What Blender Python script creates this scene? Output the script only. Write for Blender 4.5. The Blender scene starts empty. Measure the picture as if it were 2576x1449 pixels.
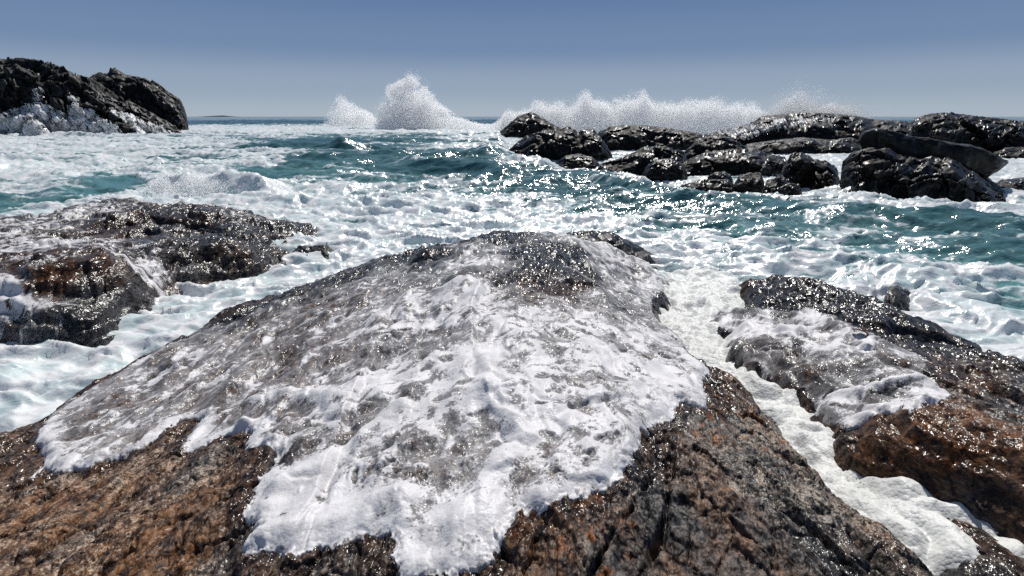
import bpy, math
import numpy as np
from mathutils import Vector

# ------------------------------------------------------------------ camera, world, sun, exposure
SC = bpy.context.scene
F = 1431.0                    # focal length in units of a 2576-pixel-wide picture
CU, CV = 1288.0, 724.5
CAM_H = 2.7
PITCH = math.atan((724.5 - 293.0) / F)
SUN_EL, SUN_AZ = math.radians(50), math.radians(14)

cam_data = bpy.data.cameras.new('camera')
cam = bpy.data.objects.new('camera', cam_data)
SC.collection.objects.link(cam)
cam.location = (0, 0, CAM_H)
cam.rotation_euler = (math.pi / 2 - PITCH, 0, 0)
cam_data.sensor_width = 36
cam_data.lens = 36 * F / 2576
cam_data.clip_start = 0.05
cam_data.clip_end = 30000
SC.camera = cam

world = bpy.data.worlds.new('World')
SC.world = world
world.use_nodes = True
wn = world.node_tree
wn.nodes.clear()
sky = wn.nodes.new('ShaderNodeTexSky')
sky.sky_type = 'NISHITA'
sky.sun_disc = False
sky.sun_elevation = SUN_EL
sky.sun_rotation = SUN_AZ
sky.altitude = 0
sky.air_density = 1.0
sky.dust_density = 0.25
sky.ozone_density = 1.6
bg = wn.nodes.new('ShaderNodeBackground')
bg.inputs[1].default_value = 0.06
wout = wn.nodes.new('ShaderNodeOutputWorld')
# the hazy band of sky over the sea: pale at the horizon, deep blue a few degrees up, then the clear sky
tc = wn.nodes.new('ShaderNodeTexCoord')
sep = wn.nodes.new('ShaderNodeSeparateXYZ')
wn.links.new(tc.outputs['Generated'], sep.inputs[0])
ramp = wn.nodes.new('ShaderNodeValToRGB')
ramp.color_ramp.interpolation = 'EASE'
K = 1 / .06
while len(ramp.color_ramp.elements) < 4: ramp.color_ramp.elements.new(.5)
for e, (p_, c_) in zip(ramp.color_ramp.elements, [(0, (.41, .48, .55)), (.05, (.305, .39, .505)), (.11, (.175, .265, .425)), (.2, (.115, .195, .37))]):
    e.position = p_; e.color = tuple(q * .97 for q in c_) + (1,)
wn.links.new(sep.outputs[2], ramp.inputs[0])
mul = wn.nodes.new('ShaderNodeVectorMath'); mul.operation = 'SCALE'; mul.inputs['Scale'].default_value = K
wn.links.new(ramp.outputs[0], mul.inputs[0])
mr = wn.nodes.new('ShaderNodeMapRange'); mr.interpolation_type = 'SMOOTHSTEP'
mr.inputs[1].default_value = .18; mr.inputs[2].default_value = .5
wn.links.new(sep.outputs[2], mr.inputs[0])
mxs = wn.nodes.new('ShaderNodeMix'); mxs.data_type = 'RGBA'
wn.links.new(mr.outputs[0], mxs.inputs[0]); wn.links.new(mul.outputs[0], mxs.inputs[6]); wn.links.new(sky.outputs[0], mxs.inputs[7])
wn.links.new(mxs.outputs[2], bg.inputs[0])
wn.links.new(bg.outputs[0], wout.inputs[0])

sun_data = bpy.data.lights.new('sun', 'SUN')
sun_data.energy = 4.7
sun_data.angle = math.radians(0.5)
sun_data.color = (1.0, 0.96, 0.9)
sun = bpy.data.objects.new('sun', sun_data)
SC.collection.objects.link(sun)
sdir = Vector((math.sin(SUN_AZ) * math.cos(SUN_EL), math.cos(SUN_AZ) * math.cos(SUN_EL), math.sin(SUN_EL)))
sun.rotation_euler = sdir.to_track_quat('Z', 'Y').to_euler()
sun.location = (0, 0, 30)

SC.view_settings.view_transform = 'Standard'
SC.view_settings.look = 'None'
SC.view_settings.exposure = 0.0
SC.view_settings.gamma = 1.0
SC.render.engine = 'CYCLES'
SC.cycles.max_bounces = 20
SC.cycles.diffuse_bounces = 16
SC.cycles.transmission_bounces = 16
SC.cycles.use_denoising = False
SC.cycles.sample_clamp_direct = 0
SC.cycles.sample_clamp_indirect = 4
SC.cycles.transparent_max_bounces = 24

# ------------------------------------------------------------------ small maths library
def px(u, v, z):
    """point of the ray through picture position (u, v) that lies at height z"""
    X = (u - CU) / F; Y = (v - CV) / F
    c, s = math.cos(PITCH), math.sin(PITCH)
    d = (X, c - Y * s, -s - Y * c)
    t = (z - CAM_H) / d[2]
    return (d[0] * t, d[1] * t, z)

def pd(u, v, D):
    """point of the ray through (u, v) at forward distance D"""
    X = (u - CU) / F; Y = (v - CV) / F
    c, s = math.cos(PITCH), math.sin(PITCH)
    d = (X, c - Y * s, -s - Y * c)
    t = D / d[1]
    return (d[0] * t, D, CAM_H + d[2] * t)

def conf(x, y):
    return np.arctan2(x, y), 0.5 * np.log(x * x + y * y)

_rs = np.random.RandomState(7)
PERM = _rs.permutation(256).astype(np.int32)
PERM = np.concatenate([PERM, PERM, PERM])
GA = _rs.rand(256) * 2 * np.pi
G2 = np.stack([np.cos(GA), np.sin(GA)], 1).astype(np.float32)
G3 = _rs.randn(256, 3); G3 = (G3 / np.linalg.norm(G3, axis=1)[:, None]).astype(np.float32)

def fade(t): return t * t * t * (t * (t * 6 - 15) + 10)

def perlin2(x, y, seed=0):
    x = np.asarray(x, np.float32) + seed * 17.13; y = np.asarray(y, np.float32) + seed * 9.71
    xi = np.floor(x).astype(np.int32); yi = np.floor(y).astype(np.int32)
    xf = x - xi; yf = y - yi
    u = fade(xf); v = fade(yf)
    X = xi & 255; Y = yi & 255
    def g(ix, iy, dx, dy):
        h = PERM[PERM[(X + ix) & 255] + ((Y + iy) & 255)]
        gr = G2[h]
        return gr[..., 0] * dx + gr[..., 1] * dy
    a = g(0, 0, xf, yf); b = g(1, 0, xf - 1, yf); c = g(0, 1, xf, yf - 1); d = g(1, 1, xf - 1, yf - 1)
    return ((a + u * (b - a)) * (1 - v) + (c + u * (d - c)) * v) * 1.5

def perlin3(x, y, z, seed=0):
    x = np.asarray(x, np.float32) + seed * 17.13; y = np.asarray(y, np.float32) + seed * 9.71; z = np.asarray(z, np.float32) + seed * 5.3
    xi = np.floor(x).astype(np.int32); yi = np.floor(y).astype(np.int32); zi = np.floor(z).astype(np.int32)
    xf = x - xi; yf = y - yi; zf = z - zi
    u = fade(xf); v = fade(yf); w = fade(zf)
    X = xi & 255; Y = yi & 255; Z = zi & 255
    def g(ix, iy, iz):
        h = PERM[PERM[PERM[(X + ix) & 255] + ((Y + iy) & 255)] + ((Z + iz) & 255)]
        gr = G3[h]
        return gr[..., 0] * (xf - ix) + gr[..., 1] * (yf - iy) + gr[..., 2] * (zf - iz)
    def L(a, b, t): return a + t * (b - a)
    return L(L(L(g(0,0,0), g(1,0,0), u), L(g(0,1,0), g(1,1,0), u), v),
             L(L(g(0,0,1), g(1,0,1), u), L(g(0,1,1), g(1,1,1), u), v), w) * 1.5

def fbm2(x, y, o=4, seed=0, gain=.5, lac=2.03):
    r = 0; a = 1; s = 0
    for i in range(o):
        r = r + a * perlin2(x, y, seed + i); s += a
        a *= gain; x = x * lac; y = y * lac
    return r / s

def ridge2(x, y, o=4, seed=0, gain=.5):
    r = 0; a = 1; s = 0
    for i in range(o):
        r = r + a * (1 - 2 * np.abs(perlin2(x, y, seed + i))); s += a
        a *= gain; x = x * 2.07; y = y * 2.07
    return r / s

def fbm3(x, y, z, o=4, seed=0, gain=.5):
    r = 0; a = 1; s = 0
    for i in range(o):
        r = r + a * perlin3(x, y, z, seed + i); s += a
        a *= gain; x = x * 2.03; y = y * 2.03; z = z * 2.03
    return r / s

def ridge3(x, y, z, o=4, seed=0, gain=.5):
    r = 0; a = 1; s = 0
    for i in range(o):
        r = r + a * (1 - 2 * np.abs(perlin3(x, y, z, seed + i))); s += a
        a *= gain; x = x * 2.03; y = y * 2.03; z = z * 2.03
    return r / s

def cells2(x, y, seed=0):
    """distance to nearest and second nearest random point, random value of the nearest"""
    x = np.asarray(x, np.float32); y = np.asarray(y, np.float32)
    xi = np.floor(x).astype(np.int32); yi = np.floor(y).astype(np.int32)
    f1 = np.full(x.shape, 9., np.float32); f2 = f1.copy(); rv = np.zeros(x.shape, np.float32)
    for dx in (-1, 0, 1):
        for dy in (-1, 0, 1):
            cx = xi + dx; cy = yi + dy
            h = PERM[PERM[(cx + seed * 13) & 255] + (cy & 255)]
            h2 = PERM[h + 57]
            qx = cx + h / 256.; qy = cy + h2 / 256.
            d = np.sqrt((qx - x) ** 2 + (qy - y) ** 2).astype(np.float32)
            near = d < f1
            f2 = np.where(near, f1, np.minimum(f2, d))
            rv = np.where(near, PERM[h + 101] / 256., rv)
            f1 = np.where(near, d, f1)
    return f1, f2, rv

def sstep(a, b, x):
    t = np.clip((x - a) / (b - a), 0, 1)
    return t * t * (3 - 2 * t)

class TPS:
    def __init__(s, P, z, lam=1e-3):
        P = np.asarray(P, float); z = np.asarray(z, float)
        n = len(P); s.P = P
        K = s.k(((P[:, None] - P[None]) ** 2).sum(-1)) + lam * np.eye(n)
        A = np.zeros((n + 3, n + 3)); A[:n, :n] = K
        A[:n, n] = 1; A[:n, n + 1:] = P; A[n, :n] = 1; A[n + 1:, :n] = P.T
        s.w = np.linalg.solve(A, np.concatenate([z, np.zeros(3)]))
    @staticmethod
    def k(r2): return r2 * np.log(r2 + 1e-12)
    def __call__(s, a, b):
        sh = a.shape; a = a.ravel(); b = b.ravel(); out = np.empty(a.size)
        n = len(s.P)
        for i in range(0, a.size, 60000):
            q = np.stack([a[i:i + 60000], b[i:i + 60000]], 1)
            r2 = ((q[:, None] - s.P[None]) ** 2).sum(-1)
            out[i:i + 60000] = s.k(r2) @ s.w[:n] + s.w[n] + q @ s.w[n + 1:]
        return out.reshape(sh)

def coarse(fn, T, R, k=4):
    """evaluate fn(theta, rho) on a grid k times coarser and interpolate"""
    nr, nt = len(R), len(T)
    Tc = np.linspace(T[0], T[-1], max(3, nt // k)); ir = np.linspace(0, nr - 1, max(3, nr // k))
    Rc = np.interp(ir, np.arange(nr), R)
    A, B = np.meshgrid(Tc, Rc)
    V = fn(A, B)
    V1 = np.stack([np.interp(T, Tc, row) for row in V])
    return np.stack([np.interp(R, Rc, V1[:, j]) for j in range(nt)], 1).reshape(nr, nt)

def poly_sd(a, b, poly):
    """signed distance (negative inside) of points to a closed polygon, in the polygon's own plane"""
    sh = a.shape; a = a.ravel(); b = b.ravel(); poly = np.asarray(poly, float)
    d2 = np.full(a.size, 1e9); ins = np.zeros(a.size, bool)
    for i in range(len(poly)):
        p = poly[i]; q = poly[(i + 1) % len(poly)]
        e = q - p; L = (e ** 2).sum() + 1e-15
        t = np.clip(((a - p[0]) * e[0] + (b - p[1]) * e[1]) / L, 0, 1)
        d2 = np.minimum(d2, (a - p[0] - t * e[0]) ** 2 + (b - p[1] - t * e[1]) ** 2)
        c = ((p[1] > b) != (q[1] > b))
        with np.errstate(divide='ignore', invalid='ignore'):
            xx = e[0] * (b - p[1]) / (e[1] if e[1] else 1e-12) + p[0]
        ins ^= c & (a < xx)
    d = np.sqrt(d2)
    return np.where(ins, -d, d).reshape(sh)

def line_d(a, b, pts):
    sh = a.shape; a = a.ravel(); b = b.ravel(); pts = np.asarray(pts, float)
    d2 = np.full(a.size, 1e9); side = np.zeros(a.size)
    for i in range(len(pts) - 1):
        p = pts[i]; q = pts[i + 1]; e = q - p; L = (e ** 2).sum() + 1e-15
        t = np.clip(((a - p[0]) * e[0] + (b - p[1]) * e[1]) / L, 0, 1)
        k = (a - p[0] - t * e[0]) ** 2 + (b - p[1] - t * e[1]) ** 2
        s = e[0] * (b - p[1]) - e[1] * (a - p[0])
        m = k < d2
        d2 = np.where(m, k, d2); side = np.where(m, np.sign(s), side)
    return np.sqrt(d2).reshape(sh), side.reshape(sh)

# ------------------------------------------------------------------ mesh helpers
def tag(o, label=None, cat=None, group=None, kind=None):
    if label: o['label'] = label
    if cat: o['category'] = cat
    if group: o['group'] = group
    if kind: o['kind'] = kind
    return o

def mesh_obj(name, verts, faces, mat, attrs=None, parent=None, smooth=True):
    """faces: int array (n, 3) or (n, 4)"""
    verts = np.asarray(verts, np.float32); faces = np.asarray(faces, np.int32)
    k = faces.shape[1]
    me = bpy.data.meshes.new(name)
    me.vertices.add(len(verts)); me.vertices.foreach_set('co', verts.ravel())
    me.loops.add(faces.size); me.loops.foreach_set('vertex_index', faces.ravel())
    me.polygons.add(len(faces))
    me.polygons.foreach_set('loop_start', np.arange(0, faces.size, k, dtype=np.int32))
    me.polygons.foreach_set('loop_total', np.full(len(faces), k, np.int32))
    me.polygons.foreach_set('use_smooth', np.full(len(faces), smooth, bool))
    for an, av in (attrs or {}).items():
        at = me.attributes.new(an, 'FLOAT', 'POINT')
        at.data.foreach_set('value', np.asarray(av, np.float32).ravel())
    me.update(calc_edges=True)
    me.materials.append(mat)
    o = bpy.data.objects.new(name, me)
    SC.collection.objects.link(o)
    if parent: o.parent = parent
    return o

def grid_obj(name, X, Y, Z, keep, mat, attrs=None, parent=None):
    nr, nt = X.shape
    idx = np.arange(nr * nt).reshape(nr, nt)
    q = np.stack([idx[:-1, :-1], idx[:-1, 1:], idx[1:, 1:], idx[1:, :-1]], -1).reshape(-1, 4)
    k = keep.ravel()
    q = q[k[q].any(1)]
    used = np.zeros(nr * nt, bool); used[q.ravel()] = True
    new = np.cumsum(used) - 1
    V = np.stack([X.ravel(), Y.ravel(), Z.ravel()], 1)[used]
    A = {n: a.ravel()[used] for n, a in (attrs or {}).items()}
    return mesh_obj(name, V, new[q], mat, A, parent)

def shep(pts, T, R, k=4, power=4.0, zdef=0.0):
    """inverse distance blend of (u, v, value[, z]) samples over the grid"""
    P = []; W = []
    for p in pts:
        w = px(p[0], p[1], p[3] if len(p) > 3 else zdef)
        t, r = conf(np.array(w[0]), np.array(w[1])); P.append((float(t), float(r))); W.append(p[2])
    P = np.array(P); W = np.array(W, float)
    def fn(A, B):
        sh = A.shape; a = A.ravel(); b = B.ravel(); out = np.empty(a.size)
        for i in range(0, a.size, 50000):
            d2 = (a[i:i+50000, None] - P[None, :, 0]) ** 2 + (b[i:i+50000, None] - P[None, :, 1]) ** 2
            w = 1 / (d2 + 2e-4) ** (power / 2)
            out[i:i+50000] = (w * W).sum(1) / w.sum(1)
        return out.reshape(sh)
    return coarse(fn, T, R, k)

# ------------------------------------------------------------------ node helpers and materials
class NT:
    def __init__(s, name):
        s.m = bpy.data.materials.new(name); s.m.use_nodes = True
        s.t = s.m.node_tree; s.t.nodes.clear()
        s.out = s.t.nodes.new('ShaderNodeOutputMaterial')
        s.pos = s.t.nodes.new('ShaderNodeNewGeometry').outputs['Position']
    def put(s, sock, v):
        if v is None: return
        if hasattr(v, 'is_output') or isinstance(v, bpy.types.NodeSocket): s.t.links.new(v, sock)
        else: sock.default_value = v
    def n(s, typ, ins=None, **kw):
        nd = s.t.nodes.new(typ)
        for k, v in kw.items(): setattr(nd, k, v)
        for k, v in (ins or {}).items(): s.put(nd.inputs[k], v)
        return nd
    def attr(s, name): return s.n('ShaderNodeAttribute', attribute_name=name).outputs['Fac']
    def math(s, op, a, b=None, c=None, clamp=False):
        nd = s.n('ShaderNodeMath', operation=op, use_clamp=clamp)
        s.put(nd.inputs[0], a); s.put(nd.inputs[1], b)
        if c is not None: s.put(nd.inputs[2], c)
        return nd.outputs[0]
    def step(s, v, a, b, x=0., y=1.):
        nd = s.n('ShaderNodeMapRange', interpolation_type='SMOOTHSTEP')
        s.put(nd.inputs[0], v)
        for i, q in enumerate((a, b, x, y)): s.put(nd.inputs[i + 1], q)
        return nd.outputs[0]
    def coord(s, scale=(1, 1, 1), rot=(0, 0, 0)):
        nd = s.n('ShaderNodeMapping'); s.put(nd.inputs['Vector'], s.pos)
        nd.inputs['Scale'].default_value = scale; nd.inputs['Rotation'].default_value = rot
        return nd.outputs[0]
    def noise(s, co, scale, detail=4, rough=.55, dist=0.):
        nd = s.n('ShaderNodeTexNoise', {'Scale': scale, 'Detail': detail, 'Roughness': rough, 'Distortion': dist})
        s.put(nd.inputs['Vector'], co); return nd.outputs['Fac']
    def vor(s, co, scale, feature='F1', out='Distance', rnd=1.):
        nd = s.n('ShaderNodeTexVoronoi', {'Scale': scale, 'Randomness': rnd}, feature=feature)
        s.put(nd.inputs['Vector'], co); return nd.outputs[out]
    def mix(s, f, a, b):
        nd = s.n('ShaderNodeMix', data_type='RGBA')
        s.put(nd.inputs[0], f); s.put(nd.inputs[6], a); s.put(nd.inputs[7], b)
        return nd.outputs[2]
    def bump(s, h, strength, dist, normal=None):
        nd = s.n('ShaderNodeBump', {'Strength': strength, 'Distance': dist, 'Height': h})
        if normal is not None: s.put(nd.inputs['Normal'], normal)
        return nd.outputs[0]

def rgb(r, g, b): return (r, g, b, 1.)

def rock_material(name, stretch=(1, .4, 1), size=1.0, base=((.013, .013, .015), (.13, .122, .115)),
                  warm=((.030, .014, .008), (.23, .108, .046)), pale=(.50, .40, .31), attrs=True, rough=.2, bump=1.0, glint=17, spec=.19):
    m = NT(name)
    co = m.coord(tuple(q / size for q in stretch))
    co1 = m.coord((1 / size,) * 3)
    co2 = m.coord((1 / size, .65 / size, 1 / size))
    n1 = m.noise(co, 2.2, 5, .6, .4)
    n2 = m.noise(co2, 17, 7, .72, .3)
    n3 = m.noise(co1, 70, 4, .75)
    n4 = m.noise(co, 5.5, 5, .6, .6)
    dark = m.mix(m.step(n2, .40, .62), rgb(*base[0]), rgb(*base[1]))
    brown = m.mix(m.step(n2, .38, .64), rgb(*warm[0]), rgb(*warm[1]))
    wf = m.math('ADD', m.math('ADD', m.attr('warm'), .10) if attrs else .3, m.math('MULTIPLY', m.math('SUBTRACT', n1, .5), 1.6))
    col = m.mix(m.step(wf, .3, .75), dark, brown)
    # pale quartz and feldspar grains
    pf = m.math('ADD', m.math('MULTIPLY', m.attr('pale') if attrs else .15, .34), m.math('MULTIPLY', n4, .30))
    pf = m.math('ADD', pf, m.math('MULTIPLY', m.math('SUBTRACT', n3, .5), .70))
    pf = m.math('ADD', pf, m.math('MULTIPLY', n2, .34))
    col = m.mix(m.step(pf, .51, .60, 0, .85), col, m.mix(n4, rgb(pale[0] * .7, pale[1] * .75, pale[2] * .8), rgb(*pale)))
    # black mica specks
    sp = m.noise(co2, 30, 4, .7)
    col = m.mix(m.step(sp, .54, .62, 0, .85), col, rgb(.010, .010, .012))
    # rust lichen
    lf = m.math('ADD', m.attr('lichen') if attrs else .0, m.math('MULTIPLY', m.math('SUBTRACT', m.noise(co1, 9, 7, .75), .5), 2.2))
    col = m.mix(m.step(lf, .50, .68, 0, .9), col, m.mix(m.step(n3, .35, .65), rgb(.07, .016, .004), rgb(.36, .135, .030)))
    wet = m.attr('wet') if attrs else None
    if attrs:
        wn_ = m.step(m.math('ADD', wet, m.math('MULTIPLY', m.math('SUBTRACT', m.noise(co, 3, 5, .65), .5), .9)), .15, .85)
        col = m.mix(wn_, col, m.mix(1., col, m.mix(.55, col, rgb(.006, .0065, .008))))
    # every small facet has its own tilt and catches the sun once
    g1 = m.vor(co2, glint, 'F1'); g1 = m.math('MULTIPLY', g1, g1)
    g4 = m.vor(co1, glint * 2.3, 'F1'); g4 = m.math('MULTIPLY', g4, g4)
    g3 = m.noise(co2, 20, 2.5, .55)
    h = m.math('ADD', m.math('MULTIPLY', g3, 1.6), m.math('ADD', m.math('MULTIPLY', g1, -.9), m.math('MULTIPLY', g4, -.25)))
    nb = m.bump(h, bump, .0115 * size)
    rg = m.step(m.noise(co, 3, 5, .65), .42, .60, rough, rough + .42)
    if attrs: rg = m.step(wn_, 0, 1, rough + .36, rough)
    b = m.n('ShaderNodeBsdfPrincipled', {'Base Color': col, 'Roughness': rg, 'Specular IOR Level': spec, 'Normal': nb})
    m.t.links.new(b.outputs[0], m.out.inputs[0])
    return m.m

def foam_material(name, scale=1.0, lo=.30, hi=.72, amp=.6, tint=(.80, .79, .81), rough=.5, bk=1.0):
    """white froth; where it thins out the rock under it shows"""
    m = NT(name)
    co1 = m.coord((1 / scale,) * 3)
    cov = m.attr('cover')
    n1 = m.noise(co1, 20, 5, .62, .5)
    bub = m.vor(co1, 85, 'F1'); bub2 = m.vor(co1, 38, 'F1')
    fine = m.math('ADD', m.math('MULTIPLY', m.math('SUBTRACT', n1, .5), amp), m.math('MULTIPLY', m.math('SUBTRACT', bub, .40), -.30))
    fine = m.math('ADD', fine, m.math('MULTIPLY', m.step(bub2, .30, .12), -.20))
    froth = m.step(m.math('ADD', cov, fine), lo, hi, 0, m.step(m.noise(co1, 5, 4, .6), .35, .65, .80, .97))
    milk = m.step(m.math('ADD', m.attr('milk'), m.math('MULTIPLY', fine, .9)), .1, 1.1, 0, .50)
    al = m.math('MAXIMUM', froth, milk)
    film = m.step(cov, 0.03, .2)
    b2 = m.math('MULTIPLY', bub, bub); b3 = m.math('MULTIPLY', bub2, bub2)
    h = m.math('ADD', m.math('MULTIPLY', b2, -.5), m.math('ADD', m.math('MULTIPLY', b3, -.8), m.math('MULTIPLY', m.noise(co1, 18, 2, .5), .4)))
    nb = m.bump(h, .36 * bk, .006 * scale)
    p = m.n('ShaderNodeBsdfPrincipled', {'Base Color': rgb(*tint), 'Roughness': rough, 'Specular IOR Level': .3, 'Normal': nb})
    tr = m.n('ShaderNodeBsdfTranslucent', {'Color': rgb(*tint), 'Normal': nb})
    f = m.n('ShaderNodeMixShader', {0: .12}); m.t.links.new(p.outputs[0], f.inputs[1]); m.t.links.new(tr.outputs[0], f.inputs[2])
    # clear wet film in the gaps: glossy and see-through
    gl = m.n('ShaderNodeBsdfGlossy', {'Color': rgb(1, 1, 1), 'Roughness': .22, 'Normal': nb})
    tp = m.n('ShaderNodeBsdfTransparent')
    fr = m.n('ShaderNodeFresnel', {'IOR': 1.33, 'Normal': nb})
    fw = m.math('MULTIPLY', m.math('MULTIPLY', fr.outputs[0], film), .35)
    g = m.n('ShaderNodeMixShader', {0: fw}); m.t.links.new(tp.outputs[0], g.inputs[1]); m.t.links.new(gl.outputs[0], g.inputs[2])
    mx = m.n('ShaderNodeMixShader', {0: al}); m.t.links.new(g.outputs[0], mx.inputs[1]); m.t.links.new(f.outputs[0], mx.inputs[2])
    m.t.links.new(mx.outputs[0], m.out.inputs[0])
    return m.m

def sea_material():
    m = NT('sea_water')
    foam = m.attr('foam'); aer = m.attr('aer'); near = m.attr('near')
    co = m.coord((1, 1, 1))
    nf = m.noise(m.coord((.6, 1, 1)), 5, 6, .62, .6)
    nfar = m.noise(m.coord((.5, 1, 1)), 1.6, 5, .62, .5)
    n = m.mix(near, nfar, nf)
    a = m.math('ADD', foam, m.math('MULTIPLY', m.math('SUBTRACT', n, .5), 1.1))
    al = m.step(a, .40, .70)
    milky = m.step(a, -.05, .62)
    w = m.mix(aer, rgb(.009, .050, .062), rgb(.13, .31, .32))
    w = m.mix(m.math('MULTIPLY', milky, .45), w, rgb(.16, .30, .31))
    nb1 = m.bump(m.math('ADD', m.noise(m.coord((.6, 1, 1)), 3.2, 3, .55), m.math('MULTIPLY', m.noise(co, 11, 2, .5), .30)), .42, .12)
    wb = m.n('ShaderNodeBsdfPrincipled', {'Base Color': w, 'Roughness': .11, 'IOR': 1.33, 'Specular IOR Level': .5, 'Normal': nb1})
    bub = m.vor(co, 14, 'F1'); bub = m.math('MULTIPLY', bub, bub)
    fb = m.bump(m.math('ADD', m.noise(m.coord((.6, 1, 1)), 6, 3, .55, .6), m.math('MULTIPLY', bub, -.12)), .40, .05)
    fcol = m.mix(m.step(m.noise(co, 2.6, 5, .65), .36, .60), rgb(.58, .69, .70), rgb(.82, .82, .83))
    fo = m.n('ShaderNodeBsdfPrincipled', {'Base Color': fcol, 'Roughness': .28, 'Specular IOR Level': .4, 'Normal': fb})
    tr = m.n('ShaderNodeBsdfTranslucent', {'Color': fcol, 'Normal': fb})
    f2 = m.n('ShaderNodeMixShader', {0: .1}); m.t.links.new(fo.outputs[0], f2.inputs[1]); m.t.links.new(tr.outputs[0], f2.inputs[2])
    mx = m.n('ShaderNodeMixShader', {0: al}); m.t.links.new(wb.outputs[0], mx.inputs[1]); m.t.links.new(f2.outputs[0], mx.inputs[2])
    m.t.links.new(mx.outputs[0], m.out.inputs[0])
    return m.m

def spray_material():
    m = NT('spray')
    d = m.n('ShaderNodeBsdfDiffuse', {'Color': rgb(.992, .992, .993)})
    t = m.n('ShaderNodeBsdfTranslucent', {'Color': rgb(.992, .992, .993)})
    mx = m.n('ShaderNodeMixShader', {0: .52}); m.t.links.new(d.outputs[0], mx.inputs[1]); m.t.links.new(t.outputs[0], mx.inputs[2])
    m.t.links.new(mx.outputs[0], m.out.inputs[0])
    return m.m

M_ROCK = rock_material('wet_gneiss')
M_FAR = rock_material('dark_wet_rock', (1, 1, 1), 4.0, ((.004, .0042, .0045), (.017, .0165, .016)), ((.007, .005, .0035), (.034, .020, .012)), (.05, .045, .04), False, .30, .5, 6, .16)
M_NEAR = rock_material('wet_black_rock', (1, .6, 1), 1.3, ((.005, .005, .006), (.035, .033, .032)), ((.010, .007, .005), (.06, .035, .02)), (.10, .09, .08), False, .22, .7, 12, .3)
M_CLIFF = rock_material('headland_rock', (1, 1, 1), 9.0, ((.006, .0065, .0065), (.032, .032, .031)), ((.009, .0085, .007), (.042, .037, .031)), (.05, .047, .043), False, .5, .7, 12, .25)
M_FOAM = foam_material('froth_sheet')
M_STREAM = foam_material('froth_stream', 1.6, .2, .5, .5, (.81, .82, .80), .5, 1.8)
M_FALL = foam_material('falling_white_water', 8.0, .25, .7, .4, (.84, .85, .86), .8, .12)
M_SEA = sea_material()
M_SPRAY = spray_material()
# ------------------------------------------------------------------ near rocks as height fields
def w3(p):
    if p[0] == 'w':
        _, u, y, z = p
        dep = y * math.cos(PITCH) + (CAM_H - z) * math.sin(PITCH)
        return ((u - CU) / F * dep, y, z)
    return px(*p)

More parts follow.
